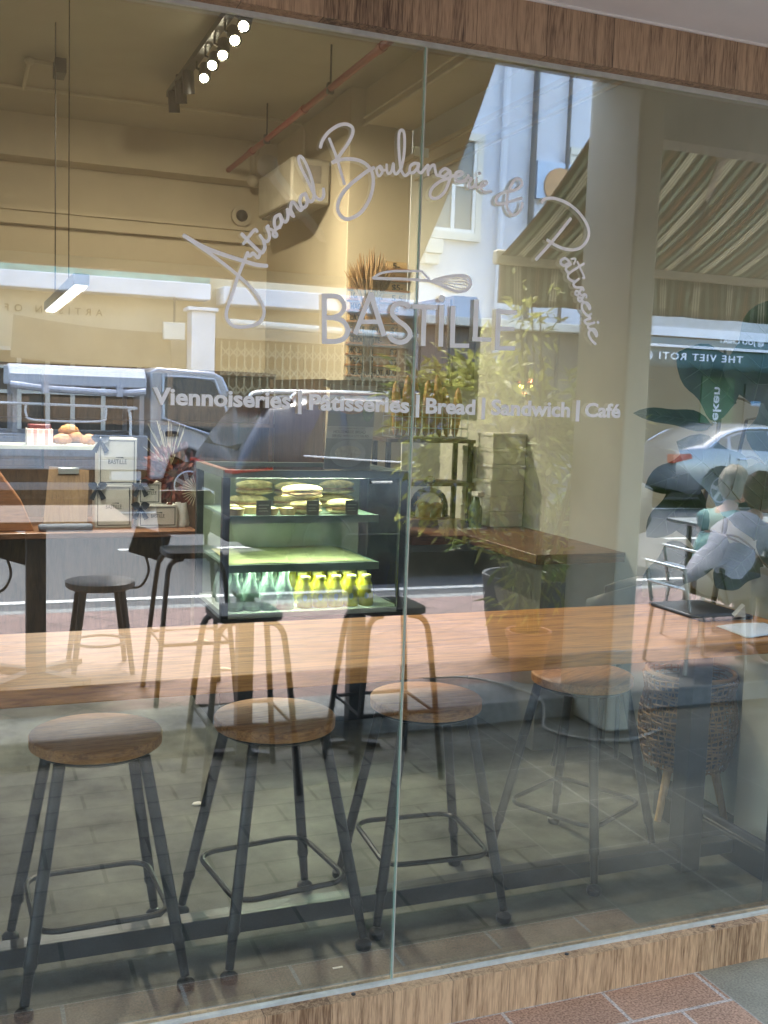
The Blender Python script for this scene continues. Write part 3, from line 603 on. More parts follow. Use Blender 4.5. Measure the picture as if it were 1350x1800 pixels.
build('board', MB().box(13.75, 14.55, -15.0, -14.95, .5, 2.3), mat('banner_green', (.02, .09, .035), .5), bp)
build('lettering', text_mb('Heineken', 0, 1.35, 0, .20, .01, .01, lambda u, v, d: (14.05 + v, -14.945 + d, .75 + u)), VINYL, bp, smooth=0)
dp = thing('drinks_poster', 'dark poster with small bright blue print beside the beer banner', 'poster', (15.4, -15, .12))
build('board', MB().box(15.0, 15.6, -15.2, -15.15, .8, 2.2), mat('poster_dark', (.02, .03, .04), .4), dp)
build('print', MB().box(15.15, 15.4, -15.145, -15.14, 1.75, 1.85).box(15.12, 15.45, -15.145, -15.14, 1.2, 1.3), mat('poster_blue', (.15, .35, .6), .4), dp)
# filler beyond what the glass shows of the street's ends
for nm, x0, x1, h, lab in (('end_terrace', -40, -14, 9., 'long cream terrace beyond the cream shophouse'), ('far_terrace', 30, 60, 9., 'cream terrace beyond the corner eatery')):
    t = thing(nm, lab, 'building', ((x0 + x1) / 2, -16, .12)); build('wall', MB().box(x0, x1, -17, -16.2, .12, h), FCREAM, t); build('shop_recess', MB().box(x0 + .5, x1 - .5, -16.2, -16.1, .12, 2.8), FDARK, t)

bb_ = thing('back_bar', 'dark wooden back bar shelving along the rear wall', 'shelving', (.2, 6.4, 0))
build('cabinet', MB().box(-2.4, 2.44, 6.15, 6.48, 0, 1.0), DARKWOOD, bb_, bevel=.004)
sv_ = MB()
for x in (-2.4, -1.4, -.4, .6, 1.55, 2.40): sv_.box(x, x + .04, 6.2, 6.48, 1.0, 1.78)
build('upright', sv_, DARKWOOD, bb_, smooth=0)
build('back_board', MB().box(-2.4, 2.44, 6.481, 6.488, 1.0, 1.82), DARKWOOD, bb_, smooth=0)
for z in (1.36, 1.78): build('shelf', MB().box(-2.4, 2.44, 6.18, 6.48, z, z + .03), DARKWOOD, bb_, smooth=0)

# ------------------------------------------------------------------ bar table and its stools behind the glass
tb = thing('bar_table', 'long oak topped bar table with black frame behind the glass', 'table', (.9, .55, 0))
build('tabletop', MB().box(-1.6, 2.66, .235, .862, .855, .9), OAKTOP, tb, bevel=.005)
for x in (2.35, -1.1):
    build('leg', MB().box(x, x + .08, .51, .59, .0, .852), DARKM, tb, bevel=.003)
build('foot_rail', MB().box(-1.02, 2.35, .52, .58, .035, .092), DARKM, tb, bevel=.003)
build('end_rail', MB().box(2.43, 2.585, .525, .575, .04, .088), DARKM, tb, bevel=.003)

def make_stool():
    t = thing('bar_stool', 'round oak seated black bar stool', 'bar stool', (0, 0, 0), 'bar stools tucked under the oak table')
    build('seat', MB().lathe([(.0, .648), (.176, .648), (.180, .651), (.181, .677), (.1785, .6805), (.175, .682), (.0, .682)], n=40), SEATWOOD, t)
    build('seat_plate', MB().lathe([(.0, .630), (.150, .630), (.166, .640), (.166, .650), (.0, .6505)], n=32), BLACK, t)
    for sx in (-1, 1):
        for sy in (-1, 1):
            top = Vector((sx * .112, sy * .112, .636)); bot = Vector((sx * .212, sy * .212, .026))
            P = lambda f: top.lerp(bot, f)
            lg = build('leg', MB().tube([P(0), P(.80), P(.81), P(.83), P(.84), P(.985)], [.0165, .0165, .0185, .0185, .0145, .0125], 12), BLACK, t)
            build('foot_pad', MB().lathe([(.0, 0), (.023, 0), (.025, .006), (.025, .018), (.017, .026), (.0, .03)], (bot.x, bot.y, 0), 14), BLACK, lg)
    z = .205; h = .176; r = .06; pts = []
    for cx_, cy_, a0 in ((h - r, h - r, 0), (-h + r, h - r, 90), (-h + r, -h + r, 180), (h - r, -h + r, 270)):
        for k in range(6):
            a = R(a0 + k * 18); pts.append((cx_ + r * math.cos(a), cy_ + r * math.sin(a), z))
    build('foot_ring', MB().tube(pts, .0085, 8, closed=True), BLACK, t)
    return t
st = make_stool()
st.location = (.345, .545, 0); st.rotation_euler = (0, 0, R(2)); st['label'] = 'leftmost oak seated bar stool, tucked under the left end of the oak table'
dup(st, (.868, .57, 0), R(7), 'bar stool under the oak table between the leftmost stool and the glass joint')
dup(st, (1.39, .63, 0), R(-4), 'bar stool standing right behind the vertical glass joint')
dup(st, (2.06, .76, 0), R(27), 'turned bar stool nearest the rattan basket planter')

# things left on the table
f_ = thing('menu_folder', 'black menu folder lying on the right end of the oak table', 'folder', (2.5, .66, .901))
build('cover', MB().box(2.38, 2.60, .52, .82, .901, .915), mat('black_leatherette', (.02, .02, .022), .5, bump=.2), f_, bevel=.003)
tag(build('paper_sheet', MB().sheet((2.36, .27, .902), (2.58, .29, .902), (2.60, .47, .902), (2.38, .45, .902), 10, 6, lambda a, b: (0, 0, .003 * math.sin(a * 4))), WHITE, solid=.001), 'white sheet of paper lying on the oak table near its right end', 'paper')
tag(build('table_card', MB().prism([(0, 0), (.05, 0), (.045, .05)], lambda p: (2.50 + p[0] * 1.3, .52, .902 + p[1]), lambda p: (2.52 + p[0] * 1.3, .56, .902 + p[1])), WHITE), 'small white folded card standing beside the black menu folder', 'card')

# ------------------------------------------------------------------ rattan planter with the fig
bs = thing('rattan_planter', 'round woven rattan planter on three pale wooden legs', 'planter', (2.72, .99, 0))
wv = MB(); cx_, cy_ = 2.72, .99
prof = lambda z: .155 + .035 * math.sin(math.pi * min(1, max(0, (z - .2) / .36))) if z < .48 else .165 + .02 * (z - .48) / .1
for k in range(22):
    z = .22 + k * .0165; r = prof(z)
    wv.tube([(cx_ + (r + .006 * math.sin(9 * a + k * 3.1)) * math.cos(a), cy_ + (r + .006 * math.sin(9 * a + k * 3.1)) * math.sin(a), z + .006 * math.sin(5 * a + k)) for a in [2 * math.pi * j / 36 for j in range(36)]], .0042, 5, closed=True)
for k in range(40):
    a0 = 2 * math.pi * k / 40
    for s_ in (-1, 1):
        wv.tube([(cx_ + (prof(z) + .004) * math.cos(a0 + s_ * 1.1 * (z - .2)), cy_ + (prof(z) + .004) * math.sin(a0 + s_ * 1.1 * (z - .2)), z) for z in [.21 + .06 * j for j in range(7)]], .003, 4)
build('basket', wv, RATTAN, bs)
build('rim', MB().tube([(cx_ + .172 * math.cos(a), cy_ + .172 * math.sin(a), .585) for a in [2 * math.pi * j / 40 for j in range(40)]], .009, 8, closed=True), RATTAN, bs)
build('liner', MB().lathe([(.0, .215), (.135, .22), (.145, .50), (.15, .54), (.14, .54), (.13, .50), (.0, .50)], (cx_, cy_, 0), 24), mat('dark_liner', (.03, .028, .025), .6), bs)
for a in (200, 310, 80):
    build('leg', MB().tube([(cx_ + .11 * math.cos(R(a)), cy_ + .11 * math.sin(R(a)), .235), (cx_ + .17 * math.cos(R(a)), cy_ + .17 * math.sin(R(a)), 0)], [.019, .013], 12), LEGWOOD, bs)
fg = thing('fig_plant', 'large leaved fig plant growing out of the rattan planter', 'plant', (2.72, .99, .50))
tr = MB(); fl = MB(); vn = MB()
figshape = lambda t: (math.sin(math.pi * t ** .75) ** .7) * (1.0 + .18 * math.sin(9 * t)) if 0 < t < 1 else 0.0
stem1 = catmull([(2.72, .99, .48), (2.70, .98, .8), (2.66, .93, 1.15), (2.68, .88, 1.5), (2.66, .84, 1.86)], 5)
stem2 = catmull([(2.74, .98, .48), (2.78, .95, .9), (2.76, .88, 1.3), (2.80, .86, 1.6)], 5)
tr.tube(stem1, [.016 - .0005 * i for i in range(len(stem1))], 8).tube(stem2, [.014 - .0005 * i for i in range(len(stem2))], 8)
LV = [  # tip (x, z), base (x, z), depth, width
    ((2.76, 2.02), (2.70, 1.66), .72, .33), ((2.42, 1.83), (2.64, 1.66), .74, .27), ((2.84, 1.90), (2.82, 1.58), .64, .28),
    ((2.32, 1.625), (2.62, 1.575), .84, .085), ((2.36, 1.36), (2.60, 1.42), .82, .15), ((2.40, 1.17), (2.60, 1.34), .86, .15), ((2.36, .96), (2.58, 1.10), .84, .17),
    ((2.50, 1.02), (2.66, 1.16), .76, .13), ((2.42, 1.52), (2.66, 1.30), .70, .28), ((2.80, 1.44), (2.72, 1.16), .68, .28), ((2.62, .98), (2.74, 1.12), .70, .16),
    ((2.90, 1.22), (2.78, 1.05), .66, .2), ((2.84, .95), (2.76, 1.05), .62, .16), ((2.55, 1.24), (2.70, 1.14), .92, .2), ((2.88, 1.68), (2.78, 1.44), .72, .26)]
rl = random.Random(3)
for (tx, tz), (bx, bz), dy, wd in LV:
    b = Vector((bx, dy, bz)); d = Vector((tx, dy - .06 + .1 * rl.random(), tz)) - b
    nrm = Vector((-.25 + .4 * rl.random(), -1, .35 + .3 * rl.random()))
    LASTD = .10 + .1 * rl.random(); fl.leaf(b, d, nrm, d.length * 1.05, wd, LASTD, .18, 12, figshape)
    du = d.normalized(); nu = (nrm - du * nrm.dot(du)).normalized(); su = du.cross(nu); Lx = d.length * 1.05; dr = LASTD
    cen = lambda t_: b + du * Lx * t_ - nu * dr * Lx * t_ * t_ + nu * .0015
    vn.tube([cen(t_ / 8) for t_ in range(9)], [.0035, .0033, .003, .0028, .0025, .002, .0016, .0012, .0008], 5)
    for t_ in (.18, .34, .5, .66):
        hw_ = figshape(min(.98, t_ + .12)) * wd / 2 * .85
        for s_ in (1, -1):
            q0 = cen(t_); q1 = cen(min(.98, t_ + .13)) + su * s_ * hw_ + nu * (.18 * hw_ + .002)
            vn.tube([q0, q0.lerp(q1, .5) + nu * .001, q1], [.0018, .0014, .0007], 4)
    ns = min(stem1 + stem2, key=lambda q: (q - b).length); tr.tube(catmull([ns, ns.lerp(b, .5) + Vector((0, 0, .02)), b], 3), .0045, 5)
    mid = [b + d * t * .98 - nrm.normalized() * (.0) for t in (0, .5, .9)]
build('trunk', tr, STEM, fg)
lf = build('leaves', fl, FIGLEAF, fg)
build('leaf_veins', vn, mat('fig_vein', (.06, .11, .035), .5), fg)

# ------------------------------------------------------------------ dark tub chair, right counter, boxes, dome
ch = thing('tub_chair', 'dark grey moulded bar chair tucked behind the oak table', 'chair', (2.66, 1.45, 0))
sh = MB(); cols = 14
vs_ = []; fs_ = []
for i in range(cols + 1):
    a = R(200 + 230 * i / cols)
    for j, (z, k) in enumerate(((.62, .15), (.70, .19), (.80, .205), (.915 - .10 * abs(i / cols - .5) ** 2 * 4, .20))):
        vs_.append((2.66 + k * math.cos(a), 1.45 + k * math.sin(a), z))
for i in range(cols):
    for j in range(3): fs_.append((i * 4 + j, i * 4 + j + 1, i * 4 + j + 5, i * 4 + j + 4))
sh.add(vs_, fs_)
build('backrest', sh, mat('grey_moulded_shell', (.045, .05, .056), .45), ch, solid=.018)
build('seat', MB().lathe([(0, .60), (.15, .60), (.175, .63), (.16, .65), (0, .645)], (2.66, 1.45, 0), 24), MATS['grey_moulded_shell'], ch)
for sx in (-1, 1):
    for sy in (-1, 1): build('leg', MB().tube([(2.66 + sx * .1, 1.45 + sy * .1, .61), (2.66 + sx * .17, 1.45 + sy * .17, 0)], .011, 8), BLACK, ch)
ct = thing('serving_counter', 'L shaped counter with dark wooden top along the right wall', 'counter', (2.5, 2.8, 0))
build('countertop', MB().prism([(2.10, 2.42), (2.42, 2.42), (2.42, 1.74), (2.9, 1.74), (2.9, 3.15), (2.10, 3.15)], lambda p: (p[0], p[1], .905), lambda p: (p[0], p[1], .952)), COUNTERWOOD, ct, bevel=.004)
build('base_cabinet', MB().prism([(2.11, 2.52), (2.50, 2.52), (2.50, 1.82), (2.9, 1.82), (2.9, 3.14), (2.11, 3.14)], lambda p: (p[0], p[1], 0), lambda p: (p[0], p[1], .903)), mat('cabinet_grey', (.22, .22, .20), .6), ct)
WBOX = mat('white_carton', (.76, .74, .67), .7, 0, .04, 6.)
k_ = 0
names_r = ('bottom', 'second', 'third', 'fourth', 'fifth', 'topmost')
for r_ in range(6):
    for c_ in range(2):
        y0 = 2.72 + c_ * .185; z0 = .953 + r_ * .086
        if r_ == 5 and c_ == 1: continue
        j = .004 * math.sin(r_ * 5 + c_ * 3)
        b = thing('carton', 'plain white carton, %s of the %s stack on the right counter' % (names_r[r_], ('front', 'rear')[c_]), 'box', (2.79, y0 + .09, z0), 'white cartons stacked on the right counter')
        build('body', MB().box(2.69 + j, 2.893, y0, y0 + .178, z0, z0 + .066), WBOX, b, bevel=.002)
        build('lid', MB().box(2.685 + j, 2.895, y0 - .004, y0 + .180, z0 + .066, z0 + .0845), WBOX, b, bevel=.003)
dm = thing('cake_dome', 'glass cake dome on a wooden stand at the counter end', 'cake stand', (2.38, 2.85, .953))
build('stand', MB().lathe([(.0, .953), (.06, .953), (.055, .958), (.05, .985), (.115, .992), (.12, 1.005), (.0, 1.005)], (2.38, 2.85, 0), 28), mat('stand_wood', (.25, .14, .07), .5), dm)
dom = [(.105, 1.006), (.106, 1.05), (.10, 1.09), (.085, 1.122), (.06, 1.145), (.03, 1.156), (.012, 1.16), (.012, 1.168), (.026, 1.178), (.032, 1.195), (.026, 1.212), (.012, 1.222), (.0, 1.224)]
build('glass_cover', MB().lathe(dom, (2.38, 2.85, 0), 32), pane('dome_glass', 1.45, (.93, .93, .9)), dm)
PASTRY = mat('baked_crust', (.36, .17, .055), .6, 0, .35, 30., bump=.3)
for i, (dx, dy) in enumerate(((-.035, -.03), (.04, -.01), (-.01, .045))):
    tag(build('muffin', MB().lathe([(.0, 0), (.026, 0), (.033, .035), (.040, .042), (.036, .058), (.018, .07), (.0, .072)], (2.38 + dx, 2.85 + dy, 1.006), 16), PASTRY), ('muffin nearest the left rim under the glass cake dome', 'muffin at the right under the glass cake dome', 'muffin at the back under the glass cake dome')[i], 'muffin', 'muffins under the cake dome')
SPRAY = thing('spray_bottle', 'spray bottle with white trigger beside the white cartons', 'bottle', (2.60, 2.72, .953))
build('bottle_body', MB().lathe([(.0, 0), (.036, 0), (.038, .10), (.02, .15), (.014, .17), (.0, .17)], (2.60, 2.72, .953), 18), mat('bottle_green', (.10, .16, .11), .2), SPRAY)
build('trigger', MB().box(2.58, 2.62, 2.66, 2.74, 1.123, 1.15).bar((2.60, 2.67, 1.13), (2.60, 2.65, 1.08), .012, .01), WHITE, SPRAY, bevel=.004)

# bread rack, basket and loaves
rk = thing('bread_rack', 'black open shelf rack standing on the counter behind the cake dome', 'rack', (2.5, 3.0, .953))
rm = MB()
for x in (2.16, 2.66):
    for y in (2.93, 3.13): rm.box(x - .012, x + .012, y - .012, y + .012, .953, 1.42)
build('frame', rm, BLACK, rk, smooth=0)
for z in (1.16, 1.40): build('shelf', MB().box(2.14, 2.68, 2.91, 3.15, z, z + .02), DARKWOOD, rk)
wb = MB()
for k in range(12):
    x = 2.20 + k * .04; wb.tube([(x, 2.94, 1.60), (x, 2.94, 1.425), (x, 3.12, 1.425), (x, 3.12, 1.60)], .0025, 5)
for z in (1.43, 1.48, 1.54, 1.60): wb.tube([(2.2, 2.94, z), (2.64, 2.94, z), (2.64, 3.12, z), (2.2, 3.12, z)], .003, 5, closed=True)
tag(build('wire_basket', wb, STEEL), 'wire bread basket on top of the black rack', 'basket')
for i in range(9):
    x = 2.24 + i * .045; h = .30 + .05 * math.sin(i * 2.3); l = .03 * math.sin(i * 1.7)
    p = catmull([(x, 3.03, 1.43), (x + l * .5, 3.03, 1.43 + h * .5), (x + l, 3.05, 1.43 + h)], 5); n = len(p)
    tag(build('baguette', MB().tube(p, [.024 * (1 - abs(2 * k / (n - 1) - 1) ** 4 * .8) * (1 + .08 * math.sin(k * 2)) for k in range(n)], 10), PASTRY), 'baguette standing %s in the wire basket' % ('first from the left', 'second from the left', 'third from the left', 'fourth from the left', 'in the middle', 'fourth from the right', 'third from the right', 'second from the right', 'last on the right')[i], 'bread', 'baguettes in the wire basket')
wp = thing('wall_cabinet', 'dark brown wall cabinet fixed beside the coffee menu', 'cabinet', (2.8, 3.8, 1.7))
build('carcass', MB().box(2.74, 2.897, 3.40, 4.25, 1.72, 2.26), DARKWOOD, wp, bevel=.004)
build('door', MB().box(2.722, 2.739, 3.42, 3.82, 1.74, 2.24).box(2.722, 2.739, 3.83, 4.23, 1.74, 2.24), DARKWOOD, wp, bevel=.003)

# coffee menu on the column
mn = thing('coffee_menu', 'coffee menu of black letters on pale ledges fixed to the column', 'menu board', (2.66, 4.49, 1.75))
INK = mat('black_letter', (.015, .014, .013), .5)
rows = [('', '5-'), ('ESPRESSO', ''), ('FRENCH', '$5-'), ('LONG BLACK', '5.5'), ('MACCHIATO', '$5-'), ('LATTE', '$6-'), ('FLAT WHITE', '$6-'), ('CHOCOLATE-', '$6-'), ('MOCHA', '$7-'), ('TEA.', '$7-'), ('ICE/OAT/SHOT. ADD$1.', '')]
pitch = .0735
for i, (a, p) in enumerate(rows):
    z = 1.79 + (len(rows) - 1 - i) * pitch
    if i == 0: x0r = 2.72
    else: x0r = 2.452
    rw = build('ledge', MB().box(x0r, 2.892, 4.44, 4.499, z - .012, z), mat('ledge_wood', (.25, .12, .05), .5), mn, smooth=0)
    build('backing', MB().box(x0r + .01, 2.885, 4.485, 4.498, z, z + .05), PLY, rw, smooth=0)
    if a: q = text_mb(a, 2.475, 2.475 + min(.40, .0235 * len(a)), z + .003, .042, .004, .012, lambda u, v, d: (u, 4.483 - d, v)); build('lettering', q, INK, rw, smooth=0)
    if p: q = text_mb(p, 2.775, 2.775 + .027 * len(p), z + .003, .042, .004, .012, lambda u, v, d: (u, 4.483 - d, v)); build('price', q, INK, rw, smooth=0)
hd_ = thing('dark_shelf', 'black shallow shelf carrying the dried wheat below the coffee menu', 'shelf', (2.5, 4.1, 1.65))
build('board', MB().box(2.28, 2.72, 3.86, 4.438, 1.70, 1.745), BLACK, hd_, bevel=.004)
build('apron', MB().prism([(2.30, 1.699), (2.70, 1.699), (2.70, 1.64), (2.42, 1.63)], lambda p: (p[0], 3.92, p[1]), lambda p: (p[0], 4.4, p[1])), DARKM, hd_)
wh = thing('dried_wheat', 'bunch of dried wheat ears in a grey glass vase', 'dried flowers', (2.42, 3.98, 1.746))
build('vase', MB().lathe([(.0, 0), (.036, 0), (.04, .02), (.034, .25), (.042, .34), (.039, .34), (.031, .25), (.0, .03)], (2.42, 3.98, 1.746), 20), pane('smoked_vase', 1.4, (.88, .88, .86)), wh)
we = MB(); rw_ = random.Random(5)
for k in range(85):
    a = rw_.random() * 6.28; s_ = rw_.random() ** .6; r = .17 * s_; h = .80 - .16 * s_ * s_ + .05 * rw_.random()
    tip = Vector((2.42 + r * math.cos(a), 3.98 + r * math.sin(a) * .7, 1.746 + h)); b = Vector((2.42 + .02 * math.cos(a), 3.98 + .02 * math.sin(a), 1.80))
    m_ = Vector((2.42 + .025 * math.cos(a), 3.98 + .02 * math.sin(a), 2.16)); P = catmull([b, m_, tip], 3)
    we.tube(P, [.0018, .0018, .0018, .0022, .006, .0075, .0012][:len(P)], 4)
build('wheat_ears', we, mat('dry_wheat', (.34, .21, .10), .8, 0, .3, 30.), wh, smooth=0)

# ------------------------------------------------------------------ the refrigerated showcase and what is in it
fr_ = thing('glass_showcase', 'lit refrigerated glass showcase with black posts full of pastries and bottles', 'display fridge', (1.63, 2.8, 0))
FRM = mat('showcase_frame', (.03, .033, .035), .35, .5)
GRNGL = pane('showcase_glass', 1.35, (.90, .97, .93))
build('cabinet', MB().box(1.15, 2.10, 2.5, 3.12, .0, .55), FRM, fr_, bevel=.004)
build('deck', MB().box(1.17, 2.08, 2.51, 3.11, .551, .575), mat('deck_white', (.55, .60, .55), .4), fr_)
for x, y in ((1.15, 2.5), (2.065, 2.5), (1.15, 3.085), (2.065, 3.085)):
    build('post', MB().box(x, x + .035, y, y + .035, .552, 1.235), FRM, fr_, smooth=0)
build('top_frame', MB().box(1.15, 2.10, 2.5, 2.54, 1.236, 1.272).box(1.15, 2.10, 3.08, 3.12, 1.236, 1.272).box(1.15, 1.19, 2.54, 3.08, 1.236, 1.272).box(2.06, 2.10, 2.54, 3.08, 1.236, 1.272), mat('frame_green_grey', (.16, .20, .18), .3, .4), fr_, smooth=0)
build('top_glass', MB().box(1.19, 2.06, 2.54, 3.08, 1.255, 1.261), GRNGL, fr_, smooth=0)
build('front_glass', MB().box(1.186, 2.064, 2.504, 2.510, .577, 1.234), GRNGL, fr_, smooth=0)
build('side_glass', MB().box(2.085, 2.09, 2.536, 3.084, .577, 1.234), GRNGL, fr_, smooth=0)
build('back_panel', MB().box(1.186, 2.064, 3.10, 3.108, .577, 1.234), mat('mirror_back', (.42, .46, .40), .25, .2), fr_, smooth=0)
SHM = mat('shelf_glass_edge', (.32, .44, .38), .25)
for z, x1 in ((1.045, 1.96), (.805, 1.97)):
    sh_ = build('shelf', MB().box(1.19, x1, 2.55, 3.09, z - .012, z), SHM, fr_, smooth=0)
    build('price_rail', MB().box(1.19, x1, 2.535, 2.549, z - .035, z + .003), mat('rail_grey', (.30, .36, .33), .3), sh_, smooth=0)
LED = emit('showcase_led', (.95, 1.0, .80), 1.4)
for z in (1.022, .782, 1.248):
    build('led_strip', MB().box(1.22, 1.94, 2.556, 2.568, z - .006, z), LED, fr_, smooth=0)
def area(name, loc, rot, sx, sy, e, col):
    l = bpy.data.lights.new(name, 'AREA'); l.shape = 'RECTANGLE'; l.size = sx; l.size_y = sy; l.energy = e; l.color = col
    o = bpy.data.objects.new(name, l); C.objects.link(o); o.location = loc; o.rotation_euler = rot; return o
for z, e in ((1.225, .5), (1.02, .3), (.78, .6)):
    l = area('showcase_lamp', (1.58, 2.60, z), (R(-18), 0, 0), .7, .02, e, (.95, 1.0, .80))
# bottles
def bottle_mesh():
    return [(.0, 0), (.041, 0), (.044, .006), (.043, .05), (.035, .095), (.021, .135), (.016, .15), (.016, .18), (.0, .18)]
def juice_mesh():
    return [(.0, 0), (.036, 0), (.039, .006), (.038, .07), (.031, .11), (.023, .128), (.023, .145), (.0, .145)]
WATER = mat('water_bottle', (.32, .44, .39), .12, 0, .25, 20., spec=.8, trans=.15)
JUICE = mat('yellow_juice', (.60, .53, .03), .2, 0, .2, 20., spec=.7, trans=.15)
CAPM = mat('bottle_cap', (.50, .46, .16), .35, .3)
CAPW = mat('water_cap', (.42, .50, .46), .35, .3)
LABELM = mat('bottle_label', (.36, .45, .42), .6)
def bottle(kind, x, y, label):
    w_ = kind == 'water'; z = .576
    t = thing('water_bottle' if w_ else 'juice_bottle', label, 'bottle', (x, y, z), 'green glass water bottles in the showcase' if w_ else 'yellow juice bottles in the showcase')
    build('glass', MB().lathe(bottle_mesh() if w_ else juice_mesh(), (x, y, z), 14), WATER if w_ else JUICE, t)
    h = .178 if w_ else .143; r = .0185 if w_ else .0255
    build('cap', MB().lathe([(.0, h), (r, h), (r, h + .013), (r * .9, h + .016), (.0, h + .016)], (x, y, z), 12), CAPW if w_ else CAPM, t)
    if w_: build('label', MB().lathe([(.0445, .02), (.0438, .05)], (x, y, z), 14), LABELM, t)
    else: build('label', MB().add([(x - .012 + .012 * math.cos(a), y - .0392, z + .055 + .017 * math.sin(a)) for a in [6.283 * k / 10 for k in range(10)]], [tuple(range(10))]), LABELM, t)
rws = ('front', 'second', 'third', 'back'); cls = ('first', 'second', 'third', 'fourth', 'fifth', 'sixth')
for r_ in range(4):
    for c_ in range(4):
        bottle('water', 1.24 + c_ * .086 + .012 * (r_ % 2), 2.595 + r_ * .115, 'clear green water bottle, %s from the left in the %s row' % (cls[c_], rws[r_]))
    for c_ in range(5):
        bottle('juice', 1.60 + c_ * .082 + .018 * (r_ % 2), 2.595 + r_ * .115, 'yellow juice bottle, %s from the left in the %s row' % (cls[c_], rws[r_]))
# paper with print on the middle shelf
PAPER = mat('greaseproof_paper', (.50, .50, .26), .8, 0, .08, 8.)
pp = thing('greaseproof_sheet', 'printed greaseproof paper spread on the middle shelf', 'paper', (1.58, 2.8, .807))
build('sheet', MB().sheet((1.20, 2.55, .807), (1.95, 2.55, .807), (1.90, 3.05, .815), (1.22, 3.05, .815), 16, 8, lambda a, b: (0, 0, .006 * abs(math.sin(a * 6 + b * 3)))), PAPER, pp, solid=.0008)
q = MB(); rp_ = random.Random(11)
for k in range(34):
    x = 1.24 + rp_.random() * .62; y = 2.58 + rp_.random() * .4; L_ = .03 + .04 * rp_.random()
    q.sheet((x, y, .8175), (x + L_, y + .004, .8175), (x + L_, y + .009, .8175), (x, y + .005, .8175))
build('print', q, mat('paper_ink', (.16, .15, .08), .8), pp, smooth=0)
# pastries on the top shelf
CRUST = mat('tart_shell', (.42, .26, .11), .6, 0, .25, 40., bump=.3)
CREAMF = mat('custard_filling', (.60, .56, .34), .5, 0, .15, 30.)
BUN = mat('floury_bread', (.50, .39, .20), .75, 0, .45, 26., bump=.6)
HAM = mat('sandwich_filling', (.38, .20, .10), .6, 0, .4, 40.)
zt = 1.046
for i, (x, y) in enumerate(((1.235, 2.585), (1.325, 2.66), (1.41, 2.60), (1.25, 2.72), (1.50, 2.60))):
    t = thing('tart', ('round custard tart at the far left of the top shelf', 'round custard tart behind the first price card', 'round custard tart just right of the first price card', 'round custard tart in the second row on the left', 'round custard tart left of the middle sandwich')[i], 'tart', (x, y, zt), 'custard tarts on the top shelf')
    build('shell', MB().lathe([(.0, 0), (.036, 0), (.044, .034), (.040, .034), (.038, .026), (.0, .026)], (x, y, zt), 18), CRUST, t)
    build('filling', MB().ell((x, y, zt + .028), (.036, .036, .012), 14, 6, .3, i), CREAMF, t)
def sandwich(x, y, z, w_, label, seed):
    t = thing('sandwich', label, 'sandwich', (x, y, z), 'floury bread sandwiches on the top shelf')
    build('lower_bread', MB().ell((x, y, z + .018), (w_, .05, .018), 16, 8, .08, seed), BUN, t)
    build('filling', MB().ell((x, y, z + .032), (w_ * .98, .054, .008), 18, 5, .25, seed + 1), HAM, t)
    build('upper_bread', MB().ell((x, y, z + .05), (w_, .05, .026), 16, 8, .10, seed + 2), BUN, t)
sandwich(1.60, 2.62, zt, .085, 'floury sandwich lying under the topmost sandwich in the middle', 1)
sandwich(1.585, 2.64, zt + .072, .11, 'topmost floury sandwich in the middle of the shelf', 4)
sandwich(1.79, 2.62, zt, .085, 'floury sandwich between the last two price cards', 7)
sandwich(1.36, 2.86, zt, .11, 'pale loaf sandwich at the back left of the shelf', 10)
sandwich(1.40, 2.87, zt + .072, .10, 'pale loaf sandwich stacked at the back left', 13)
sandwich(1.62, 2.90, zt, .11, 'pale loaf sandwich at the back middle of the shelf', 16)
sandwich(1.62, 2.92, zt + .06, .10, 'pale loaf sandwich on top at the back middle', 17)
sandwich(1.86, 2.90, zt, .10, 'pale loaf sandwich at the back right of the shelf', 19)
sandwich(1.86, 2.90, zt + .072, .10, 'pale loaf sandwich stacked at the back right', 22)
for i, (x, w_) in enumerate(((1.365, .075), (1.615, .065), (1.82, .068))):
    c_ = thing('price_card', ('grey price card in front of the tarts', 'grey price card in front of the middle sandwich', 'grey price card at the right of the top shelf')[i], 'price card', (x, 2.553, zt), 'grey price cards on the top shelf')
    build('card', MB().box(x - w_ / 2, x + w_ / 2, 2.550, 2.553, zt + .002, zt + .075), mat('grey_card', (.17, .165, .15), .6), c_, smooth=0)
    build('print', MB().box(x - w_ * .35, x + w_ * .35, 2.5492, 2.5498, zt + .05, zt + .055).box(x - w_ * .35, x + w_ * .2, 2.5492, 2.5498, zt + .035, zt + .039).box(x - w_ * .35, x + w_ * .3, 2.5492, 2.5498, zt + .022, zt + .026), mat('card_print', (.5, .48, .42), .6), c_, smooth=0)
# sign holder on top of the showcase
ps = thing('lunch_poster', 'acrylic stand with sandwich poster on top of the glass showcase', 'poster', (1.80, 2.56, 1.273))
lean = lambda u, v, d: (1.668 + u + .028 * v / .40, 2.56 - d + .03 * v, 1.274 + v)
def pq(x0, x1, z0, z1, d=.0): return MB().add([lean(x0, z0, d), lean(x1, z0, d), lean(x1, z1, d), lean(x0, z1, d)], [(0, 1, 2, 3)])
build('acrylic_sheet', MB().prism([(0, 0), (.245, 0), (.245, .42), (0, .42)], lambda p: lean(p[0], p[1], 0), lambda p: lean(p[0], p[1], -.004)), mat('poster_ground', (.19, .19, .18), .3), ps, smooth=0)
build('text_band', pq(.0, .245, .155, .215, .001), mat('poster_band', (.48, .47, .43), .5), ps, smooth=0)
tq = text_mb('HOUSEMADE BREAD', .035, .205, .181, .016, .0005, .01, lambda u, v, d: lean(u, v, .0016 + d))
t2 = text_mb('SERVED WITH A LITE SALAD', .03, .222, .162, .013, .0005, .01, lambda u, v, d: lean(u, v, .0016 + d)); tq.add(t2.v, t2.f)
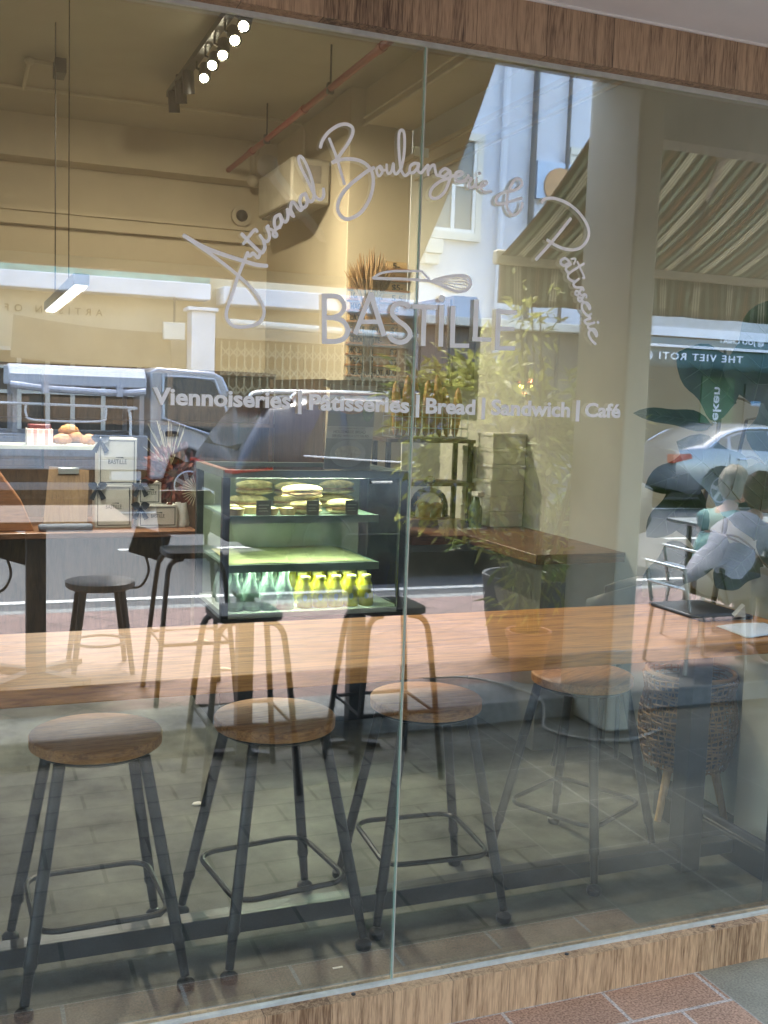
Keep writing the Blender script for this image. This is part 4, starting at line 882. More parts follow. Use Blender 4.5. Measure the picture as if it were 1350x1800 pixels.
t3 = text_mb('ALL SANDWICHES', .06, .20, .201, .009, .0005, .0, lambda u, v, d: lean(u, v, .0016 + d)); tq.add(t3.v, t3.f)
build('poster_text', tq, INK, ps, smooth=0)
el = lambda cx1, cz1, rx, rz, d, n=20: MB().add([lean(cx1 + rx * math.cos(6.283 * k / n), cz1 + rz * math.sin(6.283 * k / n), d) for k in range(n)], [tuple(range(n))])
build('bread_picture', el(.12, .325, .085, .05, .0012), mat('poster_bread', (.34, .18, .08), .6, 0, .5, 40.), ps, smooth=0)
build('salad_picture', el(.21, .30, .03, .06, .0015), mat('poster_green', (.10, .16, .05), .6, 0, .5, 40.), ps, smooth=0)
build('plate_picture', el(.12, .08, .095, .068, .0012), mat('poster_plate', (.30, .31, .30), .5), ps, smooth=0)
build('toast_picture', el(.12, .085, .07, .035, .0018), mat('poster_toast', (.48, .44, .36), .6, 0, .3, 60.), ps, smooth=0)

# ------------------------------------------------------------------ left counter with the gift boxes
lc = thing('left_counter', 'dark wooden counter at the left carrying gift boxes', 'counter', (0, 3.7, 0))
build('countertop', MB().box(-2.0, 1.22, 3.38, 4.1, .835, .868), COUNTERWOOD, lc, bevel=.004)
build('base_cabinet', MB().box(-1.98, 1.20, 3.45, 4.08, 0, .833), DARKWOOD, lc)
RIB = mat('black_ribbon', (.02, .024, .035), .4)
def giftbox(x0, x1, y0, y1, z0, z1, label, bow, ts):
    t = thing('gift_box', label, 'box', ((x0 + x1) / 2, (y0 + y1) / 2, z0), 'white gift boxes on the left counter')
    build('body', MB().box(x0, x1, y0, y1, z0, z1), mat('gift_box_card', (.52, .50, .45), .7, 0, .04, 6.), t, bevel=.003)
    e = .006; b_ = .012; y = y0 - .001
    fb_ = MB()
    for a, b, c, d in ((x0 + b_, x1 - b_, z0 + b_, z0 + b_ + .004), (x0 + b_, x1 - b_, z1 - b_ - .004, z1 - b_), (x0 + b_, x0 + b_ + .004, z0 + b_ + .004, z1 - b_ - .004), (x1 - b_ - .004, x1 - b_, z0 + b_ + .004, z1 - b_ - .004)):
        fb_.box(a, b, y - .0006, y, c, d)
    build('border', fb_, RIB, t, smooth=0)
    cxm = (x0 + x1) / 2; czm = z0 + (z1 - z0) * .45
    q = text_mb('BASTiLLE', cxm - ts / 2, cxm + ts / 2, czm, ts * .27, .0006, .0, lambda u, v, d: (u, y - d, v)); q.tube([(cxm - ts * .1, y, czm + ts * .36), (cxm + ts * .18, y, czm + ts * .37), (cxm + ts * .32, y, czm + ts * .35)], [.001, .002, .004], 5, flat=.3)
    build('logo', q, RIB, t, smooth=0)
    bx, bz = x0 + (.012 if bow == 'l' else .02), z1 - .01
    bw = MB()
    for s_ in (-1, 1):
        bw.leaf((bx, y - .004, bz), (s_, -.15, .35), (0, -1, .2), .055, .045, .1, .3, 5)
        bw.leaf((bx, y - .004, bz), (s_ * .5, -.1, -1), (0, -1, 0), .075, .03, .05, .2, 5, lambda t_: .35 + .65 * t_)
    bw.ell((bx, y - .006, bz), (.011, .008, .011), 8, 6)
    build('bow', bw, RIB, t)
giftbox(.685, .885, 3.56, 3.70, .869, 1.105, 'white gift box with black bow, lower left of the stack', 'l', .085)
giftbox(.70, .91, 3.57, 3.71, 1.106, 1.365, 'tall white gift box on top of the stack', 'l', .10)
giftbox(.915, 1.135, 3.54, 3.70, .869, .995, 'low wide white gift box at the right of the stack', 'l', .075)
giftbox(.92, 1.05, 3.58, 3.72, .996, 1.12, 'small white gift box standing on the low wide one', 'l', .075)
cb = thing('menu_clipboard', 'brown clipboard menu leaning on the left counter', 'clipboard', (.52, 3.6, .869))
build('board', MB().prism([(.405, .87), (.635, .885), (.655, 1.185), (.445, 1.205)], lambda p: (p[0], 3.50 + .25 * (p[1] - .87), p[1]), lambda p: (p[0], 3.512 + .25 * (p[1] - .87), p[1])), wood('kraft_board', (.14, .08, .04), (.22, .135, .065), (8, 1, 1), 3., .7, .05), cb)
build('clip', MB().box(.49, .60, 3.565, 3.60, 1.165, 1.20), STEEL, cb, bevel=.003)
tag(build('folded_cloth', MB().box(.38, .66, 3.42, 3.49, .869, .905), mat('blue_grey_cloth', (.13, .15, .20), .9, 0, .15, 20., bump=.4), bevel=.012), 'blue grey folded cloth in front of the brown clipboard', 'cloth')
wr = thing('dried_flower_vase', 'white vase with red brown dried flowers at the right end of the left counter', 'flower vase', (1.165, 3.6, .869))
build('vase', MB().lathe([(.0, 0), (.045, 0), (.05, .02), (.035, .11), (.032, .135), (.028, .135), (.0, .02)], (1.165, 3.6, .869), 18), WHITE, wr)
fm = MB(); rf = random.Random(9)
for k in range(240):
    a = rf.random() * 6.28; s_ = rf.random() ** .5
    p = Vector((1.13 + .15 * s_ * math.cos(a), 3.6 + .10 * (rf.random() - .5), 1.16 + .155 * s_ * math.sin(a)))
    d = Vector((math.cos(a), rf.random() - .5, math.sin(a) + .2)); fm.leaf(p, d, (rf.random() - .5, -1, rf.random() - .5), .035 + .03 * rf.random(), .02, .2, .2, 3)
build('dried_leaves', fm, mat('dried_red_leaf', (.13, .035, .02), .8, 0, .6, 22.), wr)
sp_ = MB()
for k in range(30):
    a = 6.28 * k / 30; sp_.tube([(1.24, 3.52, 1.08), (1.24 + .09 * math.cos(a), 3.50, 1.08 + .09 * math.sin(a))], [.003, .001], 4)
for k in range(24):
    a = 1.2 + rf.random() * 1.3; L_ = .16 + .12 * rf.random(); sp_.tube([(1.10, 3.6, 1.2), (1.10 + L_ * math.cos(a), 3.6, 1.2 + L_ * math.sin(a))], [.0022, .0012], 4)
build('dried_spikes', sp_, mat('dried_straw', (.55, .48, .32), .8), wr)
ls = thing('bread_shelf', 'glass bread shelf on thin posts above the left counter', 'shelf', (0, 4.0, .869))
build('shelf_plate', MB().box(-1.8, .80, 3.72, 4.05, 1.29, 1.31), mat('shelf_light', (.45, .47, .42), .3), ls)
for x in (-1.7, -.4, .76): build('post', MB().box(x, x + .02, 3.74, 3.76, .869, 1.289).box(x, x + .02, 4.01, 4.03, .869, 1.289), STEEL, ls, smooth=0)
for i, (x, z) in enumerate(((.53, 1.312), (.60, 1.325), (.68, 1.312), (.57, 1.365))):
    P = catmull([(x - .055, 3.82 + .03 * (i % 2), z + .022), (x, 3.80 + .03 * (i % 2), z + .034), (x + .055, 3.82 + .03 * (i % 2), z + .022)], 6); n = len(P)
    tag(build('croissant', MB().tube(P, [.006 + .026 * math.sin(math.pi * k / (n - 1)) * (1 + .12 * math.sin(k * 2.6)) for k in range(n)], 10), PASTRY), ('croissant at the left of the pile on the bread shelf', 'croissant in the middle of the pile on the bread shelf', 'croissant at the right of the pile on the bread shelf', 'croissant lying on top of the pile')[i], 'croissant', 'croissants on the bread shelf')
rb = thing('gingham_box', 'red and white checked box on the bread shelf', 'box', (.43, 3.85, 1.311))
m = tiles('gingham', (.55, .07, .07), (.70, .52, .50), (.72, .68, .64), .03, .03, offset=.5, gap=.006, mottled=.05)
build('box', MB().box(.34, .48, 3.78, 3.90, 1.311, 1.40), m, rb, bevel=.002)
build('lid_filling', MB().box(.35, .47, 3.79, 3.89, 1.40, 1.425), mat('dark_red_tin', (.14, .02, .02), .4), rb, bevel=.004)
ci = thing('iced_case', 'small glass cake case left of the large showcase', 'display case', (1.24, 3.25, 0))
build('base', MB().box(1.235, 1.40, 3.14, 3.36, 0, .86), FRM, ci)
build('glass_box', MB().box(1.24, 1.395, 3.145, 3.355, .862, 1.17), pane('case_glass', 1.4, (.86, .95, .90)), ci, smooth=0)
build('cake', MB().cyl((1.32, 3.25, 0), .05, .863, .94, 18), CREAMF, ci)
wc = thing('wooden_till', 'orange wooden till cabinet at the far left of the counter', 'till', (.15, 3.6, .869))
build('body', MB().prism([(-.35, .869), (.36, .869), (.30, 1.02), (.16, 1.22), (-.35, 1.22)], lambda p: (p[0], 3.46, p[1]), lambda p: (p[0], 3.80, p[1])), wood('orange_wood', (.16, .06, .025), (.30, .13, .055), (1, 8, 8), 3., .4, .1), wc, bevel=.006)
build('screen', MB().prism([(.0, 1.225), (.16, 1.225), (.16, 1.36), (.0, 1.36)], lambda p: (p[0], 3.52, p[1]), lambda p: (p[0], 3.54, p[1])), BLACK, wc, bevel=.004)
# ------------------------------------------------------------------ ceiling: pendant, track, pipes, camera, air conditioner
pd = thing('pendant_lamp', 'slim white linear pendant lamp hanging on two thin cords', 'pendant lamp', (.5, 3.4, 3.7))
build('housing', MB().box(.465, .535, 2.5, 4.27, 2.085, 2.135), mat('lamp_white', (.55, .56, .58), .4), pd, bevel=.004)
build('diffuser', MB().box(.475, .525, 2.52, 4.25, 2.078, 2.0845), emit('pendant_diffuser', (1., .97, .92), .45), pd, smooth=0)
build('cord', MB().tube([(.5, 3.1, 2.135), (.5, 3.1, 3.7)], .003, 6).tube([(.5, 3.9, 2.135), (.5, 3.9, 3.62)], .004, 6), BLACK, pd)
area('pendant_light', (.5, 3.4, 2.07), (0, 0, 0), .05, 1.7, 4, (1., .95, .86))
FL_ = bpy.data.lights.new('added_room_fill', 'SPOT'); FL_.energy = 40; FL_.color = (1., .85, .64); FL_.spot_size = R(165); FL_.spot_blend = 1.; FL_.shadow_soft_size = .018  # added fill lamp to brighten the rear room and menu; no fitting of its own
fo_ = bpy.data.objects.new('added_room_fill', FL_); C.objects.link(fo_); fo_.location = (1.345, 3.89, 3.475); fo_.rotation_euler = Vector((0, .3, -1)).to_track_quat('-Z', 'Y').to_euler()
tk = thing('track_light', 'black ceiling track with eight spot heads, five of them lit', 'track light', (1.35, 4.0, 3.7))
build('track', MB().box(1.315, 1.365, 3.12, 5.08, 3.62, 3.66).box(1.33, 1.35, 3.3, 3.33, 3.66, 3.7).box(1.33, 1.35, 4.8, 4.83, 3.66, 3.7), BLACK, tk, smooth=0)
LENS = emit('spot_lens', (1., .86, .62), 7.)
for i in range(8):
    y = 3.22 + i * .245; lit = i < 5
    pv = Vector((1.34 + (.05 if lit else 0), y, 3.56))
    d = Vector(((-.28, -.75, -.62), (-.1, -.8, -.6), (-.2, -.7, -.7), (-.3, -.8, -.6), (-.2, -.72, -.68))[i]).normalized() if lit else Vector((.12, .25, -1)).normalized()
    h_ = build('spot_head', MB().tube([(1.34, y, 3.62), (1.34, y, 3.58), pv], .008, 6).tube([pv - d * .07, pv - d * .065, pv + d * .07], [.030, .037, .037], 14), BLACK, tk)
    if lit:
        e_ = build('lens', MB().tube([pv + d * .0702, pv + d * .074], [.026, .022], 14), LENS, h_)
        sp = bpy.data.lights.new('spot_lamp', 'SPOT'); sp.energy = 5.5; sp.color = (1., .85, .64); sp.spot_size = R(62); sp.spot_blend = .8; sp.shadow_soft_size = .018
        so = bpy.data.objects.new('spot_lamp', sp); C.objects.link(so); so.location = pv + d * .098; so.rotation_euler = (Vector((.6 + i * .35, .5, .8)) - pv).to_track_quat('-Z', 'Y').to_euler()
rp_t = thing('sprinkler_pipe', 'dark red sprinkler pipe hanging on black rods under the ceiling', 'pipe', (2.05, 3.5, 3.7))
build('pipe', MB().tube([(2.05, .05, 3.45), (2.05, 6.0, 3.45), (2.05, 6.58, 3.45)], .021, 12), REDP, rp_t)
cp = MB()
for y in (1.2, 2.95, 4.3, 5.6): cp.tube([(2.05, y - .03, 3.45), (2.05, y + .03, 3.45)], .027, 12)
build('coupling', cp, REDP, rp_t)
for y in (1.0, 3.77, 5.18, 6.5): build('hanger_rod', MB().tube([(2.05, y, 3.45), (2.05, y, 3.7)], .006, 6).box(2.03, 2.07, y - .015, y + .015, 3.42, 3.48), BLACK, rp_t)
cd_ = thing('ceiling_conduit', 'cream electrical conduit running across the ceiling', 'conduit', (0, 5.5, 3.7))
build('run', MB().tube([(-2.5, 5.62, 3.675), (2.2, 5.5, 3.675), (2.4, 5.5, 3.67), (2.43, 5.5, 3.62), (2.43, 5.5, 3.0)], .012, 8), PIPE, cd_)
build('branch', MB().tube([(.42, 5.58, 3.675), (.42, 4.88, 3.675)], .012, 8).tube([(.42, 4.88, 3.675), (.57, 4.86, 3.665)], .014, 8).ell((.42, 4.88, 3.67), (.03, .03, .025)), PIPE, cd_)
sb = build('switch_box', MB().box(.56, .63, 4.70, 4.88, 3.58, 3.67), mat('dark_box', (.06, .06, .065), .5), cd_, bevel=.004)
sd = thing('security_camera', 'small black dome security camera on the back wall', 'security camera', (2.22, 6.58, 3.13))
build('base', MB().ycyl((2.22, 3.13), .085, 6.55, 6.6, 24), PIPE, sd)
build('dome', MB().ell((2.22, 6.55, 3.13), (.05, .045, .05)), BLACK, sd)
ac = thing('air_conditioner', 'off white wall air conditioner below the ceiling at the back', 'air conditioner', (2.32, 5.3, 3.1))
build('casing', MB().box(2.16, 2.455, 4.92, 5.8, 2.99, 3.30), mat('ac_plastic', (.33, .30, .24), .5), ac, bevel=.02)
build('grille', MB().box(2.25, 2.38, 4.914, 4.92, 3.13, 3.25), mat('ac_grille', (.20, .18, .16), .5), ac, smooth=0)
build('outlet_flap', MB().box(2.18, 2.30, 5.0, 5.75, 2.978, 2.99), DARKM, ac)
fp = thing('wall_pipe', 'pale pipe fitting with two round joints on the ceiling beam', 'pipe', (2.1, 6.3, 3.5))
build('pipe', MB().tube([(2.25, 6.33, 3.62), (2.25, 6.33, 3.40)], .025, 10), PIPE, fp)
build('joint', MB().ell((2.25, 6.32, 3.62), (.05, .04, .05)).ell((2.25, 6.32, 3.38), (.05, .04, .05)), PIPE, fp)

# ------------------------------------------------------------------ vehicles in the street
CARGLASS = mat('car_window_glass', (.035, .045, .045), .06, 0, .1, 2., spec=.9)
TYRE = mat('tyre_rubber', (.02, .02, .021), .8, 0, .15, 30.)
CHROME = mat('chrome_trim', (.7, .7, .7), .12, 1., .05, 20.)
TAIL = mat('tail_lamp_red', (.36, .02, .02), .15, 0, .15, 20., spec=.8)
UNDER = mat('car_underbody', (.02, .02, .022), .7)
def lerp_st(st_, x):
    for a, b in zip(st_, st_[1:]):
        if a[0] <= x <= b[0]:
            t = (x - a[0]) / (b[0] - a[0]); return [p + (q - p) * t for p, q in zip(a, b)]
    return st_[-1] if x > st_[-1][0] else st_[0]
def car_side(st_, x, z):
    _, zb, zt, zr, w_ = lerp_st(st_, x)
    if z <= zt: return w_ * (1 - .05 * max(0, (z - .7)) )
    return w_ * (1 - .05 * max(0, zt - .7)) - (z - zt) * .36
def car_body(st_, x0, y0):
    vs = []; fs = []; k = 0
    for x, zb, zt, zr, w_ in st_:
        wt = w_ * (1 - .05 * max(0, zt - .7)); wr = wt - (zr - zt) * .36
        half = [(w_ * .9, zb), (w_, zb + .12), (w_ * 1.0, (zb + zt) / 2), (wt, zt), (wt - (zr - zt) * .33, zr - .05 * (zr > zt + .06)), (wr * .82, zr + .012), (wr * .35, zr + .03)]
        ring = [(x0 + x, y0 + y, z) for y, z in half] + [(x0 + x, y0 - y, z) for y, z in reversed(half)]
        vs += ring; k = len(ring)
    n = len(st_)
    for i in range(n - 1):
        for j in range(k): fs.append((i * k + j, i * k + (j + 1) % k, (i + 1) * k + (j + 1) % k, (i + 1) * k + j))
    fs.append(tuple(range(k))); fs.append(tuple((n - 1) * k + j for j in range(k - 1, -1, -1)))
    return MB().add(vs, fs)
def side_poly(st_, poly, x0, y0, off=.006, both=True):
    m = MB(); 
    for s_ in ((1, -1) if both else (1,)):
        P = [(x0 + x, y0 + s_ * (car_side(st_, x, z) + off), z) for x, z in poly]
        c = [sum(p[i] for p in P) / len(P) for i in range(3)]
        m.add(P, [tuple(range(len(P)))])
    return m
def wheel(par, x, y, r, wd, s_, spokes=5, rimmat=None):
    w_ = build('wheel', MB().ycyl((x, r), r * .64, y - wd / 2 + .02, y + wd / 2 - .02, 24), UNDER, par)
    tm = MB(); n = 28
    prof_ = [(r * .66, -wd / 2), (r * .93, -wd / 2), (r, -wd / 2 + .03), (r, wd / 2 - .03), (r * .93, wd / 2), (r * .66, wd / 2)]
    vs = []; fs = []
    for q, yy in prof_:
        for j in range(n): vs.append((x + q * math.cos(6.283 * j / n), y + yy, r + q * math.sin(6.283 * j / n)))
    for i in range(len(prof_)):
        for j in range(n): i2 = (i + 1) % len(prof_); fs.append((i * n + j, i * n + (j + 1) % n, i2 * n + (j + 1) % n, i2 * n + j))
    build('tyre', tm.add(vs, fs), TYRE, w_)
    rm_ = MB(); yo = y + s_ * (wd / 2 - .012)
    rm_.tube([(x + r * .63 * math.cos(6.283 * j / 24), yo, r + r * .63 * math.sin(6.283 * j / 24)) for j in range(24)], r * .045, 6, closed=True)
    for k in range(spokes):
        a = 6.283 * k / spokes + .3
        rm_.bar((x, yo - s_ * .01, r), (x + r * .62 * math.cos(a), yo, r + r * .62 * math.sin(a)), .055 * r / .3, .02, (0, 1, 0))
    rm_.ycyl((x, r), r * .12, yo - .015, yo + .012, 14)
    build('rim', rm_, rimmat or STEEL, w_)
def car(name, label, st_, x0, yc, paint, wins, wheels, r, extra, cat='car', rimm=None):
    t = thing(name, label, cat, (x0 + st_[-1][0] / 2, yc, 0))
    build('body', car_body(st_, x0, yc), paint, t, smooth=50)
    for p in wins: build('window', side_poly(st_, p, x0, yc), CARGLASS, t, smooth=0, solid=.004)
    hw = max(q[4] for q in st_)
    for x in wheels:
        ar = build('wheel_arch', side_poly(st_, [(x + (r + .07) * math.cos(a), max(.2, r + (r + .07) * math.sin(a))) for a in [math.pi * k / 14 for k in range(15)]], x0, yc, .004), UNDER, t, smooth=0, solid=.003)
        for s_ in (1, -1): wheel(t, x0 + x, yc + s_ * (hw - .10), r, .22, s_, 5, rimm)
    extra(t, st_, x0, yc)
    return t
SUVP = mat('suv_dark_paint', (.052, .057, .064), .32, .2, .1, 3., coat=.3)
SUV = [(0, .42, .80, .84, .80), (.04, .36, .96, 1.02, .90), (.14, .30, 1.04, 1.22, .93), (.36, .26, 1.06, 1.53, .95), (.7, .24, 1.06, 1.60, .96), (1.4, .22, 1.03, 1.63, .96), (2.2, .22, 1.0, 1.61, .96), (2.75, .22, .99, 1.45, .96), (3.3, .22, 1.0, 1.08, .95), (3.5, .24, 1.0, 1.02, .95), (4.1, .30, .92, .94, .93), (4.38, .36, .80, .82, .86), (4.45, .42, .62, .64, .74)]
def suv_extra(t, st_, x0, yc):
    build('rear_window', MB().add([(x0 + .085, yc - .68, 1.14), (x0 + .085, yc + .68, 1.14), (x0 + .335, yc + .62, 1.51), (x0 + .335, yc - .62, 1.51)], [(0, 1, 2, 3)]), CARGLASS, t, smooth=0, solid=.004)
    for s_ in (1, -1):
        build('tail_lamp', MB().prism([(-.012, .945), (.34, .985), (.34, 1.005), (-.012, .972)], lambda p: (x0 + p[0], yc + s_ * (car_side(st_, max(.04, p[0]), p[1]) + .012), p[1]), lambda p: (x0 + p[0] - .03, yc + s_ * (car_side(st_, max(.04, p[0]), p[1]) - .12), p[1])), TAIL, t, smooth=0)
        build('roof_rail', MB().tube(catmull([(x0 + .55, yc + s_ * .73, 1.60), (x0 + .75, yc + s_ * .74, 1.665), (x0 + 2.0, yc + s_ * .75, 1.675), (x0 + 2.35, yc + s_ * .74, 1.60)], 5), .022, 8), CHROME, t)
        build('mirror', MB().ell((x0 + 2.95, yc + s_ * 1.02, 1.05), (.09, .11, .075)), SUVP, t)
        hd = MB()
        for hx in (1.25, 2.15): hd.tube([(x0 + hx, yc + s_ * (car_side(st_, hx, .88) + .02), .88), (x0 + hx + .2, yc + s_ * (car_side(st_, hx, .88) + .02), .885)], .016, 6)
        build('door_handle', hd, CHROME, t)
        build('window_trim', MB().tube([(x0 + x, yc + s_ * (car_side(st_, x, z) + .008), z) for x, z in ((.62, 1.11), (1.4, 1.07), (2.3, 1.04), (3.1, 1.04))], .011, 6), CHROME, t)
        sm_ = MB()
        for sx in (1.02, 1.98, 2.86): sm_.tube([(x0 + sx, yc + s_ * (car_side(st_, sx, z) + .002), z) for z in (.32, .6, .85, 1.0)], .004, 4)
        build('door_seam', sm_, UNDER, t)
        build('sill_cladding', side_poly(st_, [(.95, .24), (2.95, .24), (2.95, .42), (.95, .42)], x0, yc, .010), UNDER, t, smooth=0)
    build('spoiler', MB().box(x0 + .24, x0 + .60, yc - .66, yc + .66, 1.565, 1.60), SUVP, t, bevel=.012)
    build('brake_lamp', MB().box(x0 + .232, x0 + .238, yc - .2, yc + .2, 1.57, 1.59), TAIL, t, smooth=0)
    build('tail_light_bar', MB().box(x0 - .02, x0 + .03, yc - .7, yc + .7, .953, .968), TAIL, t, smooth=0)
    build('number_plate', MB().box(x0 - .022, x0 - .01, yc - .25, yc + .25, .62, .73), mat('plate', (.6, .6, .58), .5), t, smooth=0)
    build('bumper', MB().box(x0 - .04, x0 + .12, yc - .82, yc + .82, .34, .56), UNDER, t, bevel=.03)
car('parked_suv', 'dark blue grey sport utility car standing in the near lane, mirrored behind the showcase', SUV, 2.18, -7.4, SUVP,
    [[(.60, 1.13), (.98, 1.10), (1.0, 1.50), (.82, 1.50)], [(1.06, 1.10), (1.94, 1.07), (1.94, 1.53), (1.06, 1.52)], [(2.02, 1.07), (2.98, 1.05), (2.78, 1.26), (2.45, 1.49), (2.02, 1.53)]], (.85, 3.55), .36, suv_extra, rimm=DARKM)
SEDP = mat('sedan_silver_paint', (.26, .27, .29), .25, .5, .06, 3., coat=.6)
SED = [(0, .40, .72, .74, .72), (.06, .34, .92, .95, .84), (.3, .26, .97, 1.0, .88), (.62, .24, .98, 1.06, .90), (1.0, .22, .97, 1.27, .91), (1.4, .21, .95, 1.38, .92), (2.0, .20, .93, 1.40, .92), (2.5, .20, .92, 1.33, .92), (3.15, .21, .91, .97, .91), (3.3, .22, .90, .92, .91), (4.1, .27, .78, .80, .88), (4.5, .32, .66, .68, .80), (4.62, .36, .56, .58, .66)]
def sed_extra(t, st_, x0, yc):
    for s_ in (1, -1):
        build('tail_lamp', MB().prism([(-.01, .76), (.34, .84), (.30, .92), (-.01, .90)], lambda p: (x0 + p[0], yc + s_ * (car_side(st_, max(.06, p[0]), p[1]) + .012), p[1]), lambda p: (x0 + p[0] - .02, yc + s_ * (car_side(st_, max(.06, p[0]), p[1]) - .12), p[1])), TAIL, t, smooth=0)
        build('window_trim', MB().tube(catmull([(x0 + x, yc + s_ * (car_side(st_, x, z) + .012), z) for x, z in ((.66, 1.02), (1.02, 1.235), (1.5, 1.345), (2.1, 1.35), (2.55, 1.25), (3.05, 1.0))], 4), .014, 6), CHROME, t)
        build('mirror', MB().ell((x0 + 2.8, yc + s_ * .98, 1.0), (.08, .10, .06)), SEDP, t)
        hd = MB()
        for hx in (1.25, 2.15): hd.tube([(x0 + hx, yc + s_ * (car_side(st_, hx, .84) + .02), .84), (x0 + hx + .18, yc + s_ * (car_side(st_, hx, .84) + .02), .842)], .015, 6)
        build('door_handle', hd, CHROME, t)
        sm_ = MB()
        for sx in (1.08, 1.95, 2.8): sm_.tube([(x0 + sx, yc + s_ * (car_side(st_, sx, z) + .002), z) for z in (.28, .5, .75, .92)], .004, 4)
        build('door_seam', sm_, UNDER, t)
    build('rear_window', MB().add([(x0 + .66, yc - .6, 1.06), (x0 + .66, yc + .6, 1.06), (x0 + 1.06, yc + .56, 1.30), (x0 + 1.06, yc - .56, 1.30)], [(0, 1, 2, 3)]), CARGLASS, t, smooth=0)
car('silver_sedan', 'silver sedan car with red tail lamp passing the corner eatery', SED, 10.75, -12.6, SEDP,
    [[(.74, 1.02), (1.02, 1.01), (1.06, 1.19), (.95, 1.17)], [(1.12, 1.01), (1.92, .98), (1.92, 1.31), (1.45, 1.29), (1.14, 1.21)], [(2.0, .98), (2.9, .96), (2.62, 1.15), (2.38, 1.27), (2.0, 1.31)]], (.92, 3.65), .33, sed_extra, rimm=mat('sedan_rim', (.22, .22, .23), .35, .6))
# pickup truck with canopy
TP = mat('truck_silver_paint', (.42, .43, .45), .3, .3, .06, 3., coat=.5)
TPG = mat('canopy_cloth', (.44, .45, .47), .7, 0, .06, 3.)
tk_ = thing('pickup_truck', 'silver pickup truck with rolled canopy over its open bed', 'truck', (1.4, -13.2, 0))
yA, yB = -12.25, -13.95
cabp = [(2.42, .42), (2.60, .42), (2.70, .75), (2.95, .86), (3.20, .75), (3.33, .42), (3.86, .46), (3.93, .62), (3.92, .98), (3.74, 1.20), (3.44, 1.86), (3.30, 1.93), (2.52, 1.96), (2.42, 1.90)]
inset = lambda z: max(0, z - 1.1) * .14
build('cab', MB().prism(cabp, lambda p: (p[0], yA - inset(p[1]), p[1]), lambda p: (p[0], yB + inset(p[1]), p[1])), TP, tk_, bevel=.035, seg=3, smooth=50)
cw = [(2.60, 1.32), (2.66, 1.24), (3.48, .99), (3.58, 1.05), (3.34, 1.75), (3.24, 1.82), (2.66, 1.84), (2.60, 1.78)]
w1 = build('window', MB().prism(cw, lambda p: (p[0], yA - inset(p[1]) + .006, p[1]), lambda p: (p[0], yA - inset(p[1]) - .01, p[1])), CARGLASS, tk_, smooth=0)
build('window_trim', MB().tube([(p[0], yA - inset(p[1]) + .008, p[1]) for p in catmull([(a, 0, b) for a, b in cw], 3, True) for p in [(p.x, p.z)]], .018, 6, closed=True), TP, w1)
build('windscreen', MB().add([(3.77, yA - .08, 1.2), (3.77, yB + .08, 1.2), (3.49, yB + .18, 1.80), (3.49, yA - .18, 1.80)], [(0, 1, 2, 3)]), CARGLASS, tk_, smooth=0, solid=.004)
build('mirror', MB().box(3.72, 3.86, yA + .05, yA + .20, 1.22, 1.44).bar((3.74, yA - .02, 1.25), (3.78, yA + .08, 1.3), .02, .02), mat('mirror_mauve', (.30, .24, .26), .4), tk_, bevel=.02)
build('door_handle', MB().box(2.62, 2.80, yA, yA + .025, 1.02, 1.09), UNDER, tk_, bevel=.01)
build('bed', MB().box(-1.6, 2.38, yB, yA, .55, .68).box(-1.6, 2.38, yA - .04, yA, .68, 1.02).box(-1.6, 2.38, yB, yB + .04, .68, 1.02).box(2.32, 2.38, yB + .04, yA - .04, .68, 1.0), TP, tk_, bevel=.01)
build('bed_side_panel', MB().box(.2, 2.25, yA, yA + .012, .72, .98).box(-1.5, .1, yA, yA + .012, .72, .98), mat('bed_panel', (.50, .51, .53), .4, .2), tk_, bevel=.006)
rl_ = MB(); rl_.tube(catmull([(-1.5, yA - .02, 1.02), (-1.5, yA - .02, 1.34), (-1.4, yA - .02, 1.42), (1.95, yA - .02, 1.40), (2.12, yA - .02, 1.36), (2.15, yA - .02, 1.2), (2.15, yA - .02, 1.02)], 4), .02, 6)
rl_.tube(catmull([(.80, yA - .02, 1.40), (.80, yA - .02, 1.28), (.92, yA - .02, 1.2), (1.72, yA - .02, 1.2), (1.82, yA - .02, 1.28), (1.82, yA - .02, 1.40)], 4), .016, 6)
build('side_rail', rl_, mat('rail_white', (.75, .75, .75), .4), tk_)
pst = MB()
for x in (.66, 2.30):
    for y in (yA - .06, yB + .06): pst.box(x - .03, x + .03, y - .03, y + .03, 1.02, 1.72)
build('canopy_post', pst, TP, tk_, smooth=0)
build('canopy', MB().prism([(yA + .02, 1.66), (yA + .0, 1.80), (yA - .18, 1.93), (yB + .18, 1.93), (yB, 1.80), (yB, 1.66)], lambda p: (.58, p[0], p[1]), lambda p: (2.36, p[0], p[1])), TPG, tk_, bevel=.02)
build('rolled_side_sheet', MB().tube(catmull([(.6, yA + .06, 1.66), (1.0, yA + .05, 1.62), (1.5, yA + .06, 1.60), (2.0, yA + .05, 1.59), (2.34, yA + .06, 1.62)], 5), .045, 8).box(1.0, 1.08, yA + .02, yA + .12, 1.56, 1.72).box(1.95, 2.03, yA + .02, yA + .12, 1.54, 1.70), mat('rolled_sheet', (.52, .52, .56), .6), tk_)
build('chassis', MB().box(-1.5, 3.6, yB + .3, yA - .3, .35, .54), UNDER, tk_)
build('tool_box', MB().box(1.9, 2.3, yA - .25, yA - .02, .40, .53), TPG, tk_, bevel=.01)
for x in (2.96, -.6):
    for y, s_ in ((yA - .10, 1), (yB + .10, -1)): wheel(tk_, x, y, .33, .2, s_, 8)

